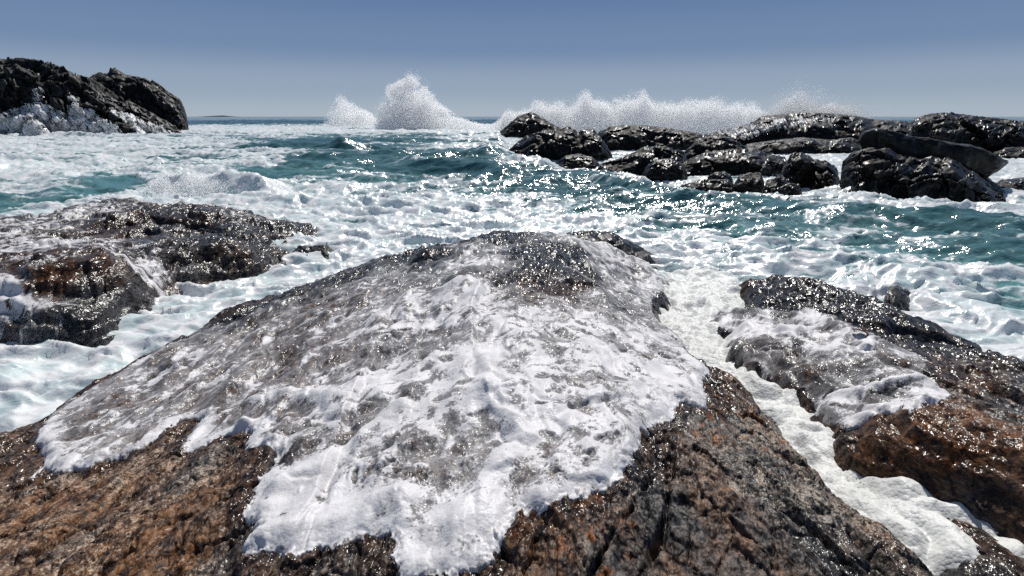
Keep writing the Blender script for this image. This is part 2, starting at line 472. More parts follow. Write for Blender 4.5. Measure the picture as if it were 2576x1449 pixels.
class Rock:
    def __init__(s, rim, pts, step_t=.0019, step_r=.0032, slope=1.6, soft=.07, lam=2e-4, seed=0, fine=1.0, blocks=.03, terr=(.1, 0), wob=.05, pad=.05, rmin=.9, tmax=.98):
        rw = [w3(p) for p in rim]; iw = [w3(p) for p in pts]
        A = np.array(rw + iw)
        t, r = conf(A[:, 0], A[:, 1])
        s.tps = TPS(np.stack([t, r], 1), A[:, 2], lam)
        rim_t, rim_r = t[:len(rw)], r[:len(rw)]
        s.rim = np.stack([rim_t, rim_r], 1)
        T = np.arange(max(-tmax, rim_t.min() - pad * 2), min(tmax, rim_t.max() + pad * 2), step_t)
        R = np.arange(max(math.log(rmin), rim_r.min() - pad), rim_r.max() + pad * 1.5, step_r)
        s.T, s.R = T, R
        TT, RR = np.meshgrid(T, R); s.TT, s.RR = TT, RR
        rr = np.exp(RR); s.X = rr * np.sin(TT); s.Y = rr * np.cos(TT); s.r = rr
        base = coarse(s.tps, T, R)
        d = coarse(lambda a, b: poly_sd(a, b, s.rim), T, R, 2) * rr
        d = d + wob * fbm2(s.X * 2.2, s.Y * 1.2, 4, seed + 3)
        s.d = d
        drop = slope * soft * np.logaddexp(0, d / soft)
        s.smooth = base - drop
        # foliated, chipped surface: long grain along y
        x, y = s.X, s.Y
        wx = x + .10 * fbm2(x * 1.5, y * .9, 3, seed + 11)
        c = .055 * ridge2(wx * 1.5, y * .55, 3, seed + 20) + .05 * fbm2(x * 2.4, y * 1.2, 3, seed + 30)
        t1 = wx * 2.3 + .35 * y * .3 + 1.0 * fbm2(x * .8, y * .35, 3, seed + 40)
        saw = t1 - np.floor(t1)
        c = c + .05 * (saw - sstep(.86, 1., saw) * 1.0) * sstep(-.2, .25, fbm2(x * 1.1, y * .6, 2, seed + 45))
        if blocks:
            f1, f2, rv = cells2(wx * 1.5 + .5 * fbm2(x * 1.6, y * 1.2, 3, seed + 6), y * .8 + .4 * fbm2(x * 1.6, y * 1.2, 3, seed + 9), seed)
            g1, g2, gv = cells2(wx * 3.6 + .4 * fbm2(x * 3, y * 3, 3, seed + 8), y * 1.9 + .4 * fbm2(x * 3, y * 3, 3, seed + 12), seed + 1)
            c = c + blocks * (1.0 * (rv - .5) * sstep(0, .2, f2 - f1) + .6 * (gv - .5) * sstep(0, .16, g2 - g1) - .5 * np.exp(-((f2 - f1) / .10) ** 2) - .25 * np.exp(-((g2 - g1) / .10) ** 2))
        s.coarse_n = c * fine
        f = .025 * ridge2(wx * 6, y * 2.8, 4, seed + 50) + .014 * fbm2(x * 14, y * 7, 3, seed + 60)
        f1, f2, rv = cells2(wx * 9 + .3 * fbm2(x * 6, y * 6, 2, 5), y * 4.2, seed + 2)
        f = f + .026 * (rv - .5) - .022 * np.exp(-((f2 - f1) / .09) ** 2) * sstep(.0, .5, fbm2(x * 2, y, 2, seed + 5) + .25)
        f1, f2, rv = cells2(wx * 30 + .3 * fbm2(x * 15, y * 15, 2, 6), y * 17, seed + 4)
        f = f + (.012 * (rv - .5) + .006 * fbm2(x * 60, y * 40, 2, seed + 70)) * sstep(6.5, 3.0, s.r)
        f1, f2, rv = cells2(wx * 62 + .3 * fbm2(x * 15, y * 15, 2, 6), y * 44, seed + 6)
        f = f + (.007 * (rv - .5) - .004 * f1) * sstep(4.5, 2.5, s.r)
        s.fine_n = f * fine
        s.smooth = s.smooth + s.coarse_n
        if terr[1]:
            q = (s.smooth + .30 * fbm2(x * 1.1, y * .6, 4, seed + 15) + .05 * x) / terr[0]; fl = np.floor(q); fq = q - fl
            s.smooth = s.smooth + terr[1] * terr[0] * (sstep(.45, 1., fq) - fq)
        s.Z = s.smooth + s.fine_n
        s.wet_extra = 0
    def px_conf(s, u, v):
        """grid position of the surface point seen at (u, v): first hit marching outward"""
        X = (u - CU) / F; Y = (v - CV) / F
        c, q = math.cos(PITCH), math.sin(PITCH)
        d = np.array((X, c - Y * q, -q - Y * c))
        th = math.atan2(d[0], d[1]); hyp = math.hypot(d[0], d[1])
        j = int(np.clip(round((th - s.T[0]) / (s.T[1] - s.T[0])), 0, len(s.T) - 1))
        zr = CAM_H + np.exp(s.R) / hyp * d[2]
        hit = np.nonzero(s.smooth[:, j] >= zr)[0]
        return th, float(s.R[hit[0]]) if len(hit) else float(s.R[-1])
    def line(s, pts): return np.array([s.px_conf(*p[:2]) for p in pts])
    def shep(s, pts, power=4.0):
        P = s.line(pts); W = np.array([p[2] for p in pts], float)
        def fn(A, B):
            sh = A.shape; a = A.ravel(); b = B.ravel(); out = np.empty(a.size)
            for i in range(0, a.size, 50000):
                d2 = (a[i:i+50000, None] - P[None, :, 0]) ** 2 + (b[i:i+50000, None] - P[None, :, 1]) ** 2
                w = 1 / (d2 + 3e-4) ** (power / 2)
                out[i:i+50000] = (w * W).sum(1) / w.sum(1)
            return out.reshape(sh)
        return coarse(fn, s.T, s.R, 4)
    def crack(s, pts, depth, width):
        d, _ = line_d(s.TT, s.RR, s.line(pts))
        d = d * s.r + .02 * fbm2(s.X * 9, s.Y * 5, 3, 77)
        s.Z -= depth * np.exp(-(np.abs(d) / width) ** 2) * sstep(-.45, .1, fbm2(s.X * 5, s.Y * 5, 2, 78))
    def bump(s, u, v, h, rad, ay=1.0):
        t, r = s.px_conf(u, v)
        g = h * np.exp(-(((s.TT - t) ** 2 + ((s.RR - r) * ay) ** 2) * s.r ** 2) / rad ** 2)
        s.smooth = s.smooth + g; s.Z = s.Z + g
    def build(s, name, label, cat, zmin=-.35, wet=None, warm=None, lichen=None, pale=None, mat=None):
        at = {'wet': s.shep(wet) + s.wet_extra if wet else np.full_like(s.X, .8), 'warm': s.shep(warm) if warm else np.full_like(s.X, .3),
              'lichen': s.shep(lichen) + .03 if lichen else np.zeros_like(s.X),
              'pale': s.shep(pale) if pale else np.full_like(s.X, .3)}
        o = grid_obj(name, s.X, s.Y, s.Z, s.Z > zmin, mat or M_ROCK, at)
        return tag(o, label, cat)
    def foam(s, name, label, cat, cover, outline=None, lead=None, bumps=(), ridges=(), th=.010, rim=.016, holes=1.0, mat=None, grain=(1, .7), seed=0, milk_k=1.0):
        x, y = s.X, s.Y
        cov = s.shep(cover)
        wx = x + .10 * fbm2(x * 3, y * 3, 3, seed + 81); wy = y + .10 * fbm2(x * 3, y * 3, 3, seed + 84)
        n = .55 * fbm2(wx * 3.2 * grain[0], wy * 3.2 * grain[1], 3, seed + 87) + .55 * fbm2(wx * 9 * grain[0], wy * 9 * grain[1], 3, seed + 90) \
            + .30 * fbm2(wx * 24, wy * 24, 3, seed + 93)
        f1, f2, rv = cells2(wx * 7.5 + .5 * fbm2(x * 12, y * 12, 2, seed + 1), wy * 6 + .5 * fbm2(x * 12, y * 12, 2, seed + 2), seed + 3)
        n = n - .42 * sstep(.42, .12, f1) * (rv > .45)
        a = cov - .03 + 1.15 * holes * n; milk = (.40 + .6 * cov + .5 * holes * (.7 * fbm2(wx * 2.2, wy * 1.2, 3, seed + 41) + n)) * sstep(-.06, .16, cov) * milk_k
        h = np.zeros_like(x)
        if outline is not None:
            P = s.line(outline)
            d = poly_sd(s.TT, s.RR, P) * s.r
            d = d + .045 * fbm2(x * 5, y * 5, 4, seed + 96) + .012 * fbm2(x * 25, y * 25, 2, seed + 99)
            b1, _, bv = cells2(x * 22, y * 22, seed + 40); b2, _, bw = cells2(x * 48, y * 48, seed + 41)
            d = d + .030 * (b1 - .38) * (bv > .3) + .014 * (b2 - .38)
        else: d = np.full_like(x, -9.)
        if lead is not None:
            ld, _ = line_d(s.TT, s.RR, s.line(lead)); ld = ld * s.r
            e = np.where(d < 0, np.exp(-(ld / .11) ** 2), 0)
            a = np.maximum(a, a * (1 - e) + e * (.92 + .25 * n))
            h = h + rim * np.exp(-((ld - .08) / .07) ** 2) * (.5 + .9 * np.abs(fbm2(x * 4, y * 4, 2, seed + 7)) * 2)
        for (pts, hh, ww, cv) in ridges:
            rd, _ = line_d(s.TT, s.RR, s.line(pts)); rd = rd * s.r + .05 * fbm2(x * 5, y * 5, 3, seed + 60)
            e = np.exp(-(rd / ww) ** 2); h = h + hh * e; a = np.maximum(a, a * (1 - e) + e * (cv + .3 * n))
        for (u, v, hh, rad) in bumps:
            t, r = s.px_conf(u, v)
            e = np.exp(-(((s.TT - t) ** 2 + (s.RR - r) ** 2) * s.r ** 2) / rad ** 2); h = h + hh * e
        a = a - .55 * sstep(-.06, -.005, d) * (sstep(.40, .12, b1) * (bv > .45) + .6 * sstep(.4, .1, b2) * (bw > .5)) if outline is not None else a
        ed = np.clip(-d / .075, 0, 1) * (2 - np.clip(-d / .075, 0, 1))                    # rounded lip at the outline
        thick = (th * (.6 + .5 * sstep(.0, 1., a)) + h + .05 * np.maximum(0, .15 + fbm2(wx * 2.6, wy * 2.2, 2, seed + 33)) * sstep(-.2, .9, a)
                 + .0015 * fbm2(x * 30, y * 30, 2, seed + 36)) * ed ** .7
        Z = np.maximum(s.Z + .0025, s.smooth + .006 + thick)
        Z = np.where(d > 0, s.Z - .03, Z)
        a = np.where(d > .004, 0, np.clip(a, 0, 1.3))
        o = grid_obj(name, x, y, Z, (d < .004) & ((a > .06) | (milk > .1)) & (s.smooth > -.25), mat or M_FOAM, {'cover': a, 'milk': np.where(d > .004, 0, np.clip(milk, 0, 1.2))})
        return tag(o, label, cat)

# ---- the big foreground rock
big = Rock(
    [(-700,1500,.4), (-300,1250,.15), (-100,1135,.12), (0,1095,.12), (110,1040,.15), (200,985,.18), (300,932,.2), (440,852,.22), (560,798,.30),
     (600,772,.33), (720,728,.42), (830,690,.52), (930,656,.62), (1060,626,.76), (1120,616,.83), (1190,599,.9), (1250,588,.95), (1340,586,.95),
     (1430,596,.88), (1500,606,.80), (1545,618,.68), (1590,640,.55), (1640,668,.42), (1680,698,.32), (1692,718,.28), (1675,738,.32), (1640,762,.45), (1660,800,.62),
     (1700,840,.70), (1722,872,.74), (1777,915,.76), (1817,934,.76), (1870,966,.76), (1904,1003,.76), (1934,1030,.77), (1964,1087,.80), (2014,1129,.83),
     (2050,1196,.86), (2097,1219,.88), (2184,1286,.90), (2237,1333,.92), (2304,1393,.93), (2377,1449,.95), (2560,1600,.95), (2400,2300,1.0), (1288,2400,1.1), (-600,2300,.7)],
    [(1288,1449,1.15), (600,1449,1.03), (0,1449,.75), (-200,1449,.6), (1800,1449,1.14), (2100,1449,1.06), (1220,1200,1.2), (1220,980,1.2),
     (1220,850,1.18), (1230,760,1.15), (1250,680,1.1), (1250,630,1.02), (900,1000,1.0), (700,1000,.8), (500,1000,.55), (300,1050,.4), (200,1100,.38),
     (600,1150,.85), (300,1250,.6), (900,850,.9), (700,850,.6), (900,730,.75), (1050,690,.85), (1080,640,.84), (1450,690,1.0), (1505,722,.78), (1420,640,.98),
     (1510,640,.78), (1560,700,.5), (1600,690,.45), (1500,850,1.1), (1600,850,.95), (1550,775,.84), (1700,950,.95), (1700,1100,1.1), (1900,1150,1.0), (1950,1300,1.05)],
    seed=1)
big.bump(600, 785, .06, .22); big.bump(690, 775, .05, .12); big.bump(1085, 640, .07, .3)
big.crack([(1685,1130),(1688,1200),(1680,1270),(1672,1340),(1640,1400),(1615,1460)], .09, .013)
big.crack([(2060,1270),(2130,1320),(2200,1400),(2260,1480)], .07, .03)
big.crack([(95,1400),(160,1362),(240,1318)], .05, .012)
big.crack([(590,800),(680,770),(760,738)], .08, .03)
big.crack([(960,690),(1010,668),(1100,650)], .10, .05)
big.crack([(1500,722),(1450,712),(1400,720)], .04, .02)
big.crack([(2010,1240),(1990,1190),(1930,1180),(1880,1160)], .03, .012)
for ln in ([(0,1290),(170,1240),(330,1190),(450,1150)], [(250,1449),(420,1330),(560,1260),(640,1220)], [(-50,1370),(60,1335),(200,1275)], [(300,1318),(380,1283)], [(1750,1130),(1900,1240),(2050,1330),(2160,1449)],
           [(1480,1460),(1560,1330),(1640,1210)], [(1800,1000),(1880,1080),(1990,1170)], [(1840,1310),(1900,1380),(1980,1460)], [(380,1449),(520,1380),(620,1330)]):
    big.crack(ln, .05, .010)
LEAD = [(113,1076),(90,1099),(88,1119),(117,1153),(100,1179),(73,1199),(72,1214),(90,1209),(113,1193),(140,1196),(173,1189),(233,1176),(267,1166),(320,1153),
        (360,1136),(400,1099),(433,1079),(467,1059),(507,1063),(493,1079),(467,1106),(460,1133),(467,1143),(507,1129),(547,1109),(607,1099),(630,1096),(620,1123),(627,1139),(653,1133),
        (693,1156),(687,1173),(663,1193),(643,1229),(617,1299),(633,1326),(627,1349),(603,1396),(607,1413),(623,1413),(653,1403),(703,1406),(730,1413),(777,1399),(823,1373),(859,1379),
        (900,1365),(940,1360),(980,1358),(985,1380),(970,1410),(985,1440),(1000,1475),(1140,1480),(1180,1449),(1230,1415),(1280,1350),(1330,1300),(1370,1290),(1440,1270),(1480,1255),
        (1540,1230),(1590,1180),(1610,1140),(1620,1090),(1690,1065),(1695,1040),(1720,1020),(1760,1035),(1785,1020),(1770,975),(1785,945),(1780,930),(1750,910),(1722,890)]
UPPER = [(1722,868),(1690,835),(1660,815),(1640,790),(1640,760),(1675,735),(1700,700),(1660,665),(1600,640),(1560,620),(1500,600),(1440,592),(1340,592),(1250,594),(1190,604),(1120,620),(1060,632),
         (930,662),(830,697),(720,735),(600,785),(560,805),(440,860),(300,940),(200,1000),(130,1045)]
big.wet_extra = .55 * np.exp(-(np.maximum(poly_sd(big.TT, big.RR, big.line(LEAD + UPPER)) * big.r, 0) / .10) ** 2)
big.build('rock', 'broad brown and grey rock in the foreground half covered by sliding foam', 'rock',
    wet=[(100,1300,.25),(500,1250,.2),(300,1400,.2),(600,1400,.25),(620,1180,.45),(900,1400,.45),(1300,1400,.25),(1500,1300,.2),(1650,1150,.45),(1750,1250,.2),(1900,1150,.2),(1850,1000,.6),(1950,1200,.5),(2100,1300,.35),(1850,1400,.2),
         (2200,1400,.7),(1300,640,.95),(1350,720,.75),(1450,650,1),(1000,650,1),(700,760,.9),(600,790,.9),(800,1000,.8),(1200,900,.85),(400,1000,.7),(1500,1000,.8),(50,1110,.6)],
    warm=[(100,1300,.62),(500,1250,.62),(300,1400,.62),(700,1440,.45),(900,1400,.35),(1300,1350,.5),(1550,1330,.4),(1700,1250,.38),(1900,1300,.45),(1850,1430,.55),
          (2100,1350,.2),(1900,1050,.25),(2000,1200,.15),(700,850,.6),(650,1000,.6),(1350,730,.4),(1300,620,.05),(1450,640,.08),(1000,660,.25),(600,780,.3),(800,1100,.4),(1200,900,.3)],
    lichen=[(100,1300,.1),(700,1300,.1),(1350,1330,.35),(1450,1300,.5),(1540,1230,.4),(1250,1420,.35),(1700,1250,.05),(1870,1120,.45),(1960,1180,.3),(1800,980,.45),(1900,1300,.05),
            (700,1020,.4),(660,880,.35),(750,830,.3),(1300,620,-.2),(1350,740,.15),(2200,1420,.3),(1000,1000,.1),(1750,1440,.1)],
    pale=[(100,1300,.5),(300,1180,.6),(420,1240,.55),(500,1350,.4),(550,1420,.5),(200,1400,.5),(900,1400,.5),(1300,1380,.45),(1600,1200,.5),(1700,1300,.25),(1900,1170,.55),(2030,1250,.7),
          (2120,1340,.6),(1850,1400,.25),(2000,1400,.2),(1300,650,.15),(1000,1000,.25),(1350,740,.4),(650,850,.2)])
big.foam('foam_sheet', 'wide lacy sheet of white foam sliding over the foreground rock', 'sea foam',
    [(1180,720,.95),(1100,750,.8),(1220,780,.85),(1000,800,.75),(1300,800,.8),(1450,800,.65),(1550,800,.5),(1640,860,.7),(1500,860,.8),(1350,880,.75),(1200,900,.8),(1050,900,.55),(900,900,.4),
     (930,870,.45),(750,850,.28),(680,900,.25),(800,820,.5),(640,1020,.25),(700,1000,.45),(860,950,.55),(950,980,.8),(1000,1040,.8),(1150,1000,.9),(1220,1000,.8),(1300,1080,.85),(1400,980,.75),
     (1550,980,.75),(1680,960,.9),(1740,990,.95),(1600,1060,.7),(1400,1100,.65),(1500,1150,.7),(1180,1100,.55),(1150,1120,.35),(1250,1150,.65),(1060,1080,.75),(900,1100,.45),(750,1080,.45),
     (800,1140,.35),(700,1110,.5),(650,1080,.65),(550,1080,.6),(950,1150,.65),(1000,1200,.55),(1050,1230,.35),(850,1200,.75),(700,1250,.8),(750,1300,.75),(680,1360,.85),(800,1340,.85),(950,1300,.85),
     (1000,1250,.55),(1100,1350,.95),(1050,1430,.95),(1200,1300,.9),(1300,1230,.75),(1400,1230,.9),(1500,1200,.8),(1580,1120,.85),(200,1120,.55),(185,1100,.2),(120,1130,.85),(90,1200,1),(250,1150,.8),
     (350,1100,.45),(420,1050,.45),(300,1030,.5),(450,980,.45),(550,940,.55),(600,880,.5),(520,900,.5),(700,780,.15),(850,730,.25),(950,700,.3),(1000,680,.25),(1050,650,.02),(1120,640,.0),(1180,620,.6),
     (1200,660,.8),(1180,690,.25),(1150,700,.35),(1240,605,.02),(1300,640,-.1),(1300,700,-.1),(1400,700,-.1),(1450,640,-.05),(1400,740,.0),(1330,745,.1),(1480,690,-.05),(1500,760,.4),(1420,760,.3),
     (1500,620,.75),(1560,640,.7),(1530,690,.75),(1600,690,.55),(1650,720,.7),(1560,740,.6),(1640,770,.6),(600,790,.0),(700,750,.0),(900,680,.05),(450,870,.4),(300,950,.55)],
    outline=LEAD + UPPER, lead=LEAD,
    bumps=[(930,965,.07,.16),(980,1000,.05,.14),(615,1085,.06,.05),(1160,720,.07,.22),(1230,1000,.05,.25),(2000,760,.02,.2)],
    ridges=[([(640,1020),(740,1000),(860,1010),(930,985)], .03, .07, .8), ([(1010,1035),(900,1120),(800,1180),(700,1230)], .035, .08, .95),
            ([(1230,1010),(1280,1070),(1320,1110)], .035, .06, .95), ([(1220,900),(1225,960),(1230,1010)], .03, .12, .95),
            ([(1150,1330),(1220,1230),(1300,1130)], .025, .06, .95), ([(640,1380),(760,1330),(900,1290),(1020,1260)], .02, .08, .9)], seed=3)

# ---- the rock on the right
right = Rock(
    [(1860,706,.5), (1900,695,.55), (1947,690,.58), (2000,703,.62), (2060,708,.65), (2127,728,.66), (2217,754,.66), (2310,790,.66), (2370,814,.66), (2400,837,.65),
     (2457,857,.64), (2530,880,.62), (2552,897,.6), (2640,925,.6), (2900,1000,.6), (3400,1250,.8), (3600,1700,.9), (3000,1620,.9), (2700,1380,.93), (2576,1290,.93), (2450,1215,.93), (2330,1165,.92),
     (2230,1122,.9), (2160,1092,.86), (2114,1080,.8), (2077,1075,.72), (2050,1035,.68), (2047,1017,.66), (2020,995,.64), (1950,965,.6), (1917,950,.58), (1870,918,.55),
     (1832,885,.52), (1830,862,.5), (1845,835,.48), (1800,832,.42), (1768,802,.38), (1800,780,.4), (1880,772,.45), (1890,745,.48)],
    [(1960,720,.65), (2000,780,.62), (2100,800,.72), (1950,860,.64), (2100,900,.8), (2250,850,.76), (2300,825,.72), (2300,862,.70), (2380,900,.74), (2200,980,.84), (2400,1000,.9),
     (2350,1100,.97), (2500,1100,1.02), (2500,960,.86), (2576,950,.82), (2576,1200,1.03), (2800,1200,1.1)], slope=2.6, soft=.05, seed=101, blocks=.05, terr=(.13, .45))
right.crack([(2255,832),(2320,848),(2400,868),(2470,884),(2540,897)], .12, .05)
right.crack([(1890,772),(1960,762),(2040,775),(2130,800),(2200,830)], .06, .04)
right.crack([(2050,1030),(2150,1010),(2250,980),(2330,965)], .05, .025)
right.build('rock', 'dark wet rock at the right with rust lichen and a thin foam wash', 'rock',
    wet=[(1950,720,.95),(2150,780,.9),(2350,840,.9),(2500,890,.95),(2150,930,.85),(2400,930,.7),(2450,1050,.5),(2300,1110,.5),(2550,1000,.5),(2576,1200,.55),(1870,890,.9),(2300,1180,.9)],
    warm=[(1950,720,.25),(2100,760,.2),(2300,830,.25),(2450,950,.25),(2200,930,.4),(2150,1000,.4),(2450,1100,.5),(2300,1120,.55),(2576,1250,.4),(1900,880,.3)],
    lichen=[(1950,720,.1),(2100,760,.0),(2300,830,.05),(2450,950,.1),(2150,930,.4),(2250,960,.3),(2450,1100,.45),(2300,1100,.5),(2500,1000,.35),(2576,1250,.3),(1900,880,.15),(2200,1150,.3)],
    pale=[(1950,720,.2),(2300,830,.15),(2450,1050,.3),(2400,900,.45),(2500,1200,.2)])
RLEAD = [(2390,995),(2370,1010),(2330,1025),(2290,1045),(2240,1045),(2200,1060),(2160,1075),(2130,1080)]
right.foam('foam_sheet', 'thin streaky foam wash running across the rust stained rock at the right', 'sea foam',
    [(1800,810,.6),(1880,800,.6),(1850,830,.8),(1950,780,.05),(2050,800,.7),(1900,840,.9),(2000,830,.7),(2100,830,.45),(2080,860,.75),(2150,860,.7),(1860,880,.1),(1900,890,.25),(1950,900,.45),(1980,930,.5),(2060,890,.6),
     (2130,880,.7),(2050,940,.15),(2150,930,.1),(2250,920,.15),(2230,880,.4),(2300,900,.5),(2330,940,.7),(2250,960,.55),(2150,990,.6),(2080,1015,.75),(2050,1000,.3),(2200,1010,.3),(2350,990,.8),(2300,1020,.75),
     (2150,1050,.6),(2080,1050,.5),(2250,1030,.6),(1960,730,-.2),(2100,760,-.2),(2250,830,-.1),(2180,840,.4)],
    outline=[(1770,805),(1800,785),(1880,782),(1960,785),(2020,782),(2080,795),(2110,810),(2160,830),(2200,850),(2250,870),(2300,890),(2340,910),(2320,935),(2340,960)] + RLEAD + [(2070,1072),(2050,1040),(2020,1000),(1950,970),(1870,922),(1830,890),(1828,862),(1840,838),(1790,832)],
    lead=RLEAD, ridges=[([(2060,1025),(2160,1005),(2260,975),(2320,960)], .03, .05, .9), ([(2090,880),(2110,860),(2130,840)], .01, .05, .8), ([(1850,845),(1920,835),(2000,850)], .04, .1, .9)], th=.012, rim=.02, seed=13)

# ---- the rock on the left
left = Rock(
    [(-500,575,.35), (0,545,.42), (100,533,.46), (200,522,.52), (213,514,.56), (287,495,.66), (333,497,.66), (417,512,.6), (500,517,.58), (567,524,.52), (633,536,.42), (677,547,.35),
     (717,550,.32), (767,555,.28), (812,577,.15), (735,604,.15), (712,638,.15), (702,666,.12), (667,688,.1), (617,697,.1), (533,693,.15), (473,714,.15), (400,750,.15), (360,785,.1),
     (320,830,.05), (270,876,.0), (213,886,0), (150,892,0), (33,894,0), (-200,930,0), (-700,800,.2)],
    [(200,628,.86), (100,648,.82), (300,640,.76), (330,690,.55), (350,730,.38), (200,740,.52), (100,760,.5), (50,830,.3), (200,830,.24), (0,700,.75), (-200,700,.7), (300,545,.72), (450,525,.68),
     (520,535,.66), (480,577,.46), (420,588,.46), (560,582,.46), (550,620,.5), (620,618,.44), (420,640,.46), (480,680,.34), (385,690,.32), (620,660,.3), (0,600,.62), (150,580,.62), (700,570,.36)],
    slope=2.2, soft=.06, seed=201, step_r=.0026, fine=.85, blocks=.10, terr=(.20, .7))
left.crack([(290,560),(380,545),(430,560),(500,572),(560,590)], .22, .14)
left.crack([(360,640),(420,650),(470,660),(520,640)], .14, .09)
left.crack([(340,760),(370,720),(400,690),(440,660)], .16, .10)
left.crack([(560,675),(640,655),(700,645)], .08, .06)
left.build('rock', 'low dark rock in the left surf with rust brown hump and rivulets', 'rock',
    wet=[(150,680,.85),(550,600,1.),(300,560,1.),(600,650,.95),(100,850,1.)],
    warm=[(150,680,.55),(100,740,.5),(250,760,.25),(400,540,.4),(550,620,.3),(650,600,.2),(300,850,.1),(100,600,.4)],
    lichen=[(130,680,.45),(200,640,.4),(80,740,.4),(250,780,.05),(380,540,.35),(550,600,.0),(650,640,.0),(100,850,-.1),(200,560,.2)],
    pale=[(150,700,.15),(600,640,.5),(450,540,.35),(200,820,.1)])
left.foam('foam_sheet', 'thin veil of foam and water streaming over the low rock at the left', 'sea foam',
    [(30,560,.6),(120,550,.55),(230,540,.6),(270,535,.55),(150,590,.15),(80,580,.6),(50,610,.5),(200,595,.1),(100,620,.75),(180,610,.65),(260,610,.5),(300,625,.45),(340,650,.6),(370,690,.6),(60,650,.5),(20,640,.0),(130,645,.3),
     (30,740,.95),(50,760,.9),(10,780,.8),(90,740,-.1),(150,690,-.2),(200,650,.15),(250,700,-.1),(300,760,.15),(40,850,.45),(80,840,.3),(120,860,.45),(180,860,.25),(250,860,.3),(200,800,-.2),(330,800,.4),(380,745,.4),(400,540,-.3),(500,560,-.3),(600,620,-.3),
     (650,600,-.2),(590,545,.4),(640,560,.3),(680,570,-.1),(450,590,.15),(420,620,.2),(300,570,-.2),(350,600,.05),(470,640,-.1)],
    th=.008, rim=.0, holes=.9, grain=(.6, .9), seed=23, milk_k=.55)

# ---- low rock between the two arms of the stream
isle = Rock([(2287,1258,.72), (2330,1275,.74), (2437,1308,.76), (2500,1350,.77), (2576,1403,.77), (2720,1500,.8), (2620,1570,.8), (2430,1470,.78), (2404,1413,.77), (2387,1369,.76),
             (2340,1336,.75), (2317,1316,.74), (2327,1299,.74)], [(2420,1350,.79), (2500,1420,.82)], slope=1.2, soft=.04, seed=301, fine=.7, wob=.02)
isle.build('rock', 'small brown rock splitting the foam stream at the lower right corner', 'rock', zmin=.45,
    warm=[(2420,1350,.5)], lichen=[(2420,1330,.35),(2500,1420,.2)], pale=[(2450,1400,.4)])

# ---- foam stream surging up the gap between foreground rock and right rock
st = Rock(
    [(1600,715,.05), (1625,745,.15), (1640,800,.22), (1700,880,.35), (1780,950,.45), (1860,1020,.48), (1900,1090,.52), (1980,1180,.57), (2070,1260,.6), (2200,1350,.64), (2300,1430,.68), (2380,1520,.7),
     (2560,1640,.7), (2800,1560,.7), (2720,1460,.72), (2576,1362,.73), (2474,1290,.73), (2380,1230,.71), (2300,1185,.69), (2220,1110,.64), (2150,1060,.6), (2095,1030,.55), (2070,1000,.53), (1960,930,.48), (1890,880,.42),
     (1860,800,.35), (1885,750,.25), (1850,700,.06), (1750,670,.0), (1660,690,.02)],
    [(1700,720,.10), (1755,795,.24), (1800,875,.42), (1860,930,.48), (1960,1005,.53), (2040,1095,.57), (2130,1175,.62), (2225,1260,.66), (2330,1365,.69), (2400,1430,.71), (2310,1245,.69), (2420,1300,.72), (2520,1360,.73),
     (1840,745,.30), (1700,790,.25)], slope=.6, soft=.03, seed=401, fine=0., blocks=0, wob=.0)
st.smooth = st.smooth + .035 * sstep(6.5, 4.0, st.r)
x, y = st.X, st.Y
lump = .14 * fbm2(x * 2.2, y * 1.6, 2, 5) + .17 * np.abs(fbm2(x * 3.2, y * 2.6, 2, 8)) + .030 * np.abs(fbm2(x * 11, y * 5, 3, 9)) + .010 * fbm2(x * 20, y * 14, 3, 12) + .002 * fbm2(x * 30, y * 30, 2, 3)
for (u, v, h, rad) in [(1850,745,.16,.22),(2160,1110,.05,.13),(2240,1170,.07,.12),(2100,1095,.04,.1),(1980,990,.04,.14),(1760,760,.08,.2),(1680,740,.08,.25)]:
    t, r = st.px_conf(u, v)
    lump = lump + h * np.exp(-(((st.TT - t) ** 2 + (st.RR - r) ** 2) * st.r ** 2) / rad ** 2)
stc = np.clip(st.shep([(1700,740,.9),(1800,850,1),(1950,990,1),(2080,1130,.9),(2110,1190,.55),(2060,1150,.7),(2200,1260,.8),(2300,1330,.85),(2390,1430,.9),(2310,1235,.7),(2280,1220,.4),(2420,1290,.8),(2540,1370,.75)]) + .25 * fbm2(x * 5, y * 5, 4, 44), 0, 1.2)
tag(grid_obj('foam_stream', x, y, st.smooth + lump * .8, (st.d < .01), M_STREAM, {'cover': stc}),
    'thick billowing foam stream filling the gap between the two rocks at the right', 'sea foam')

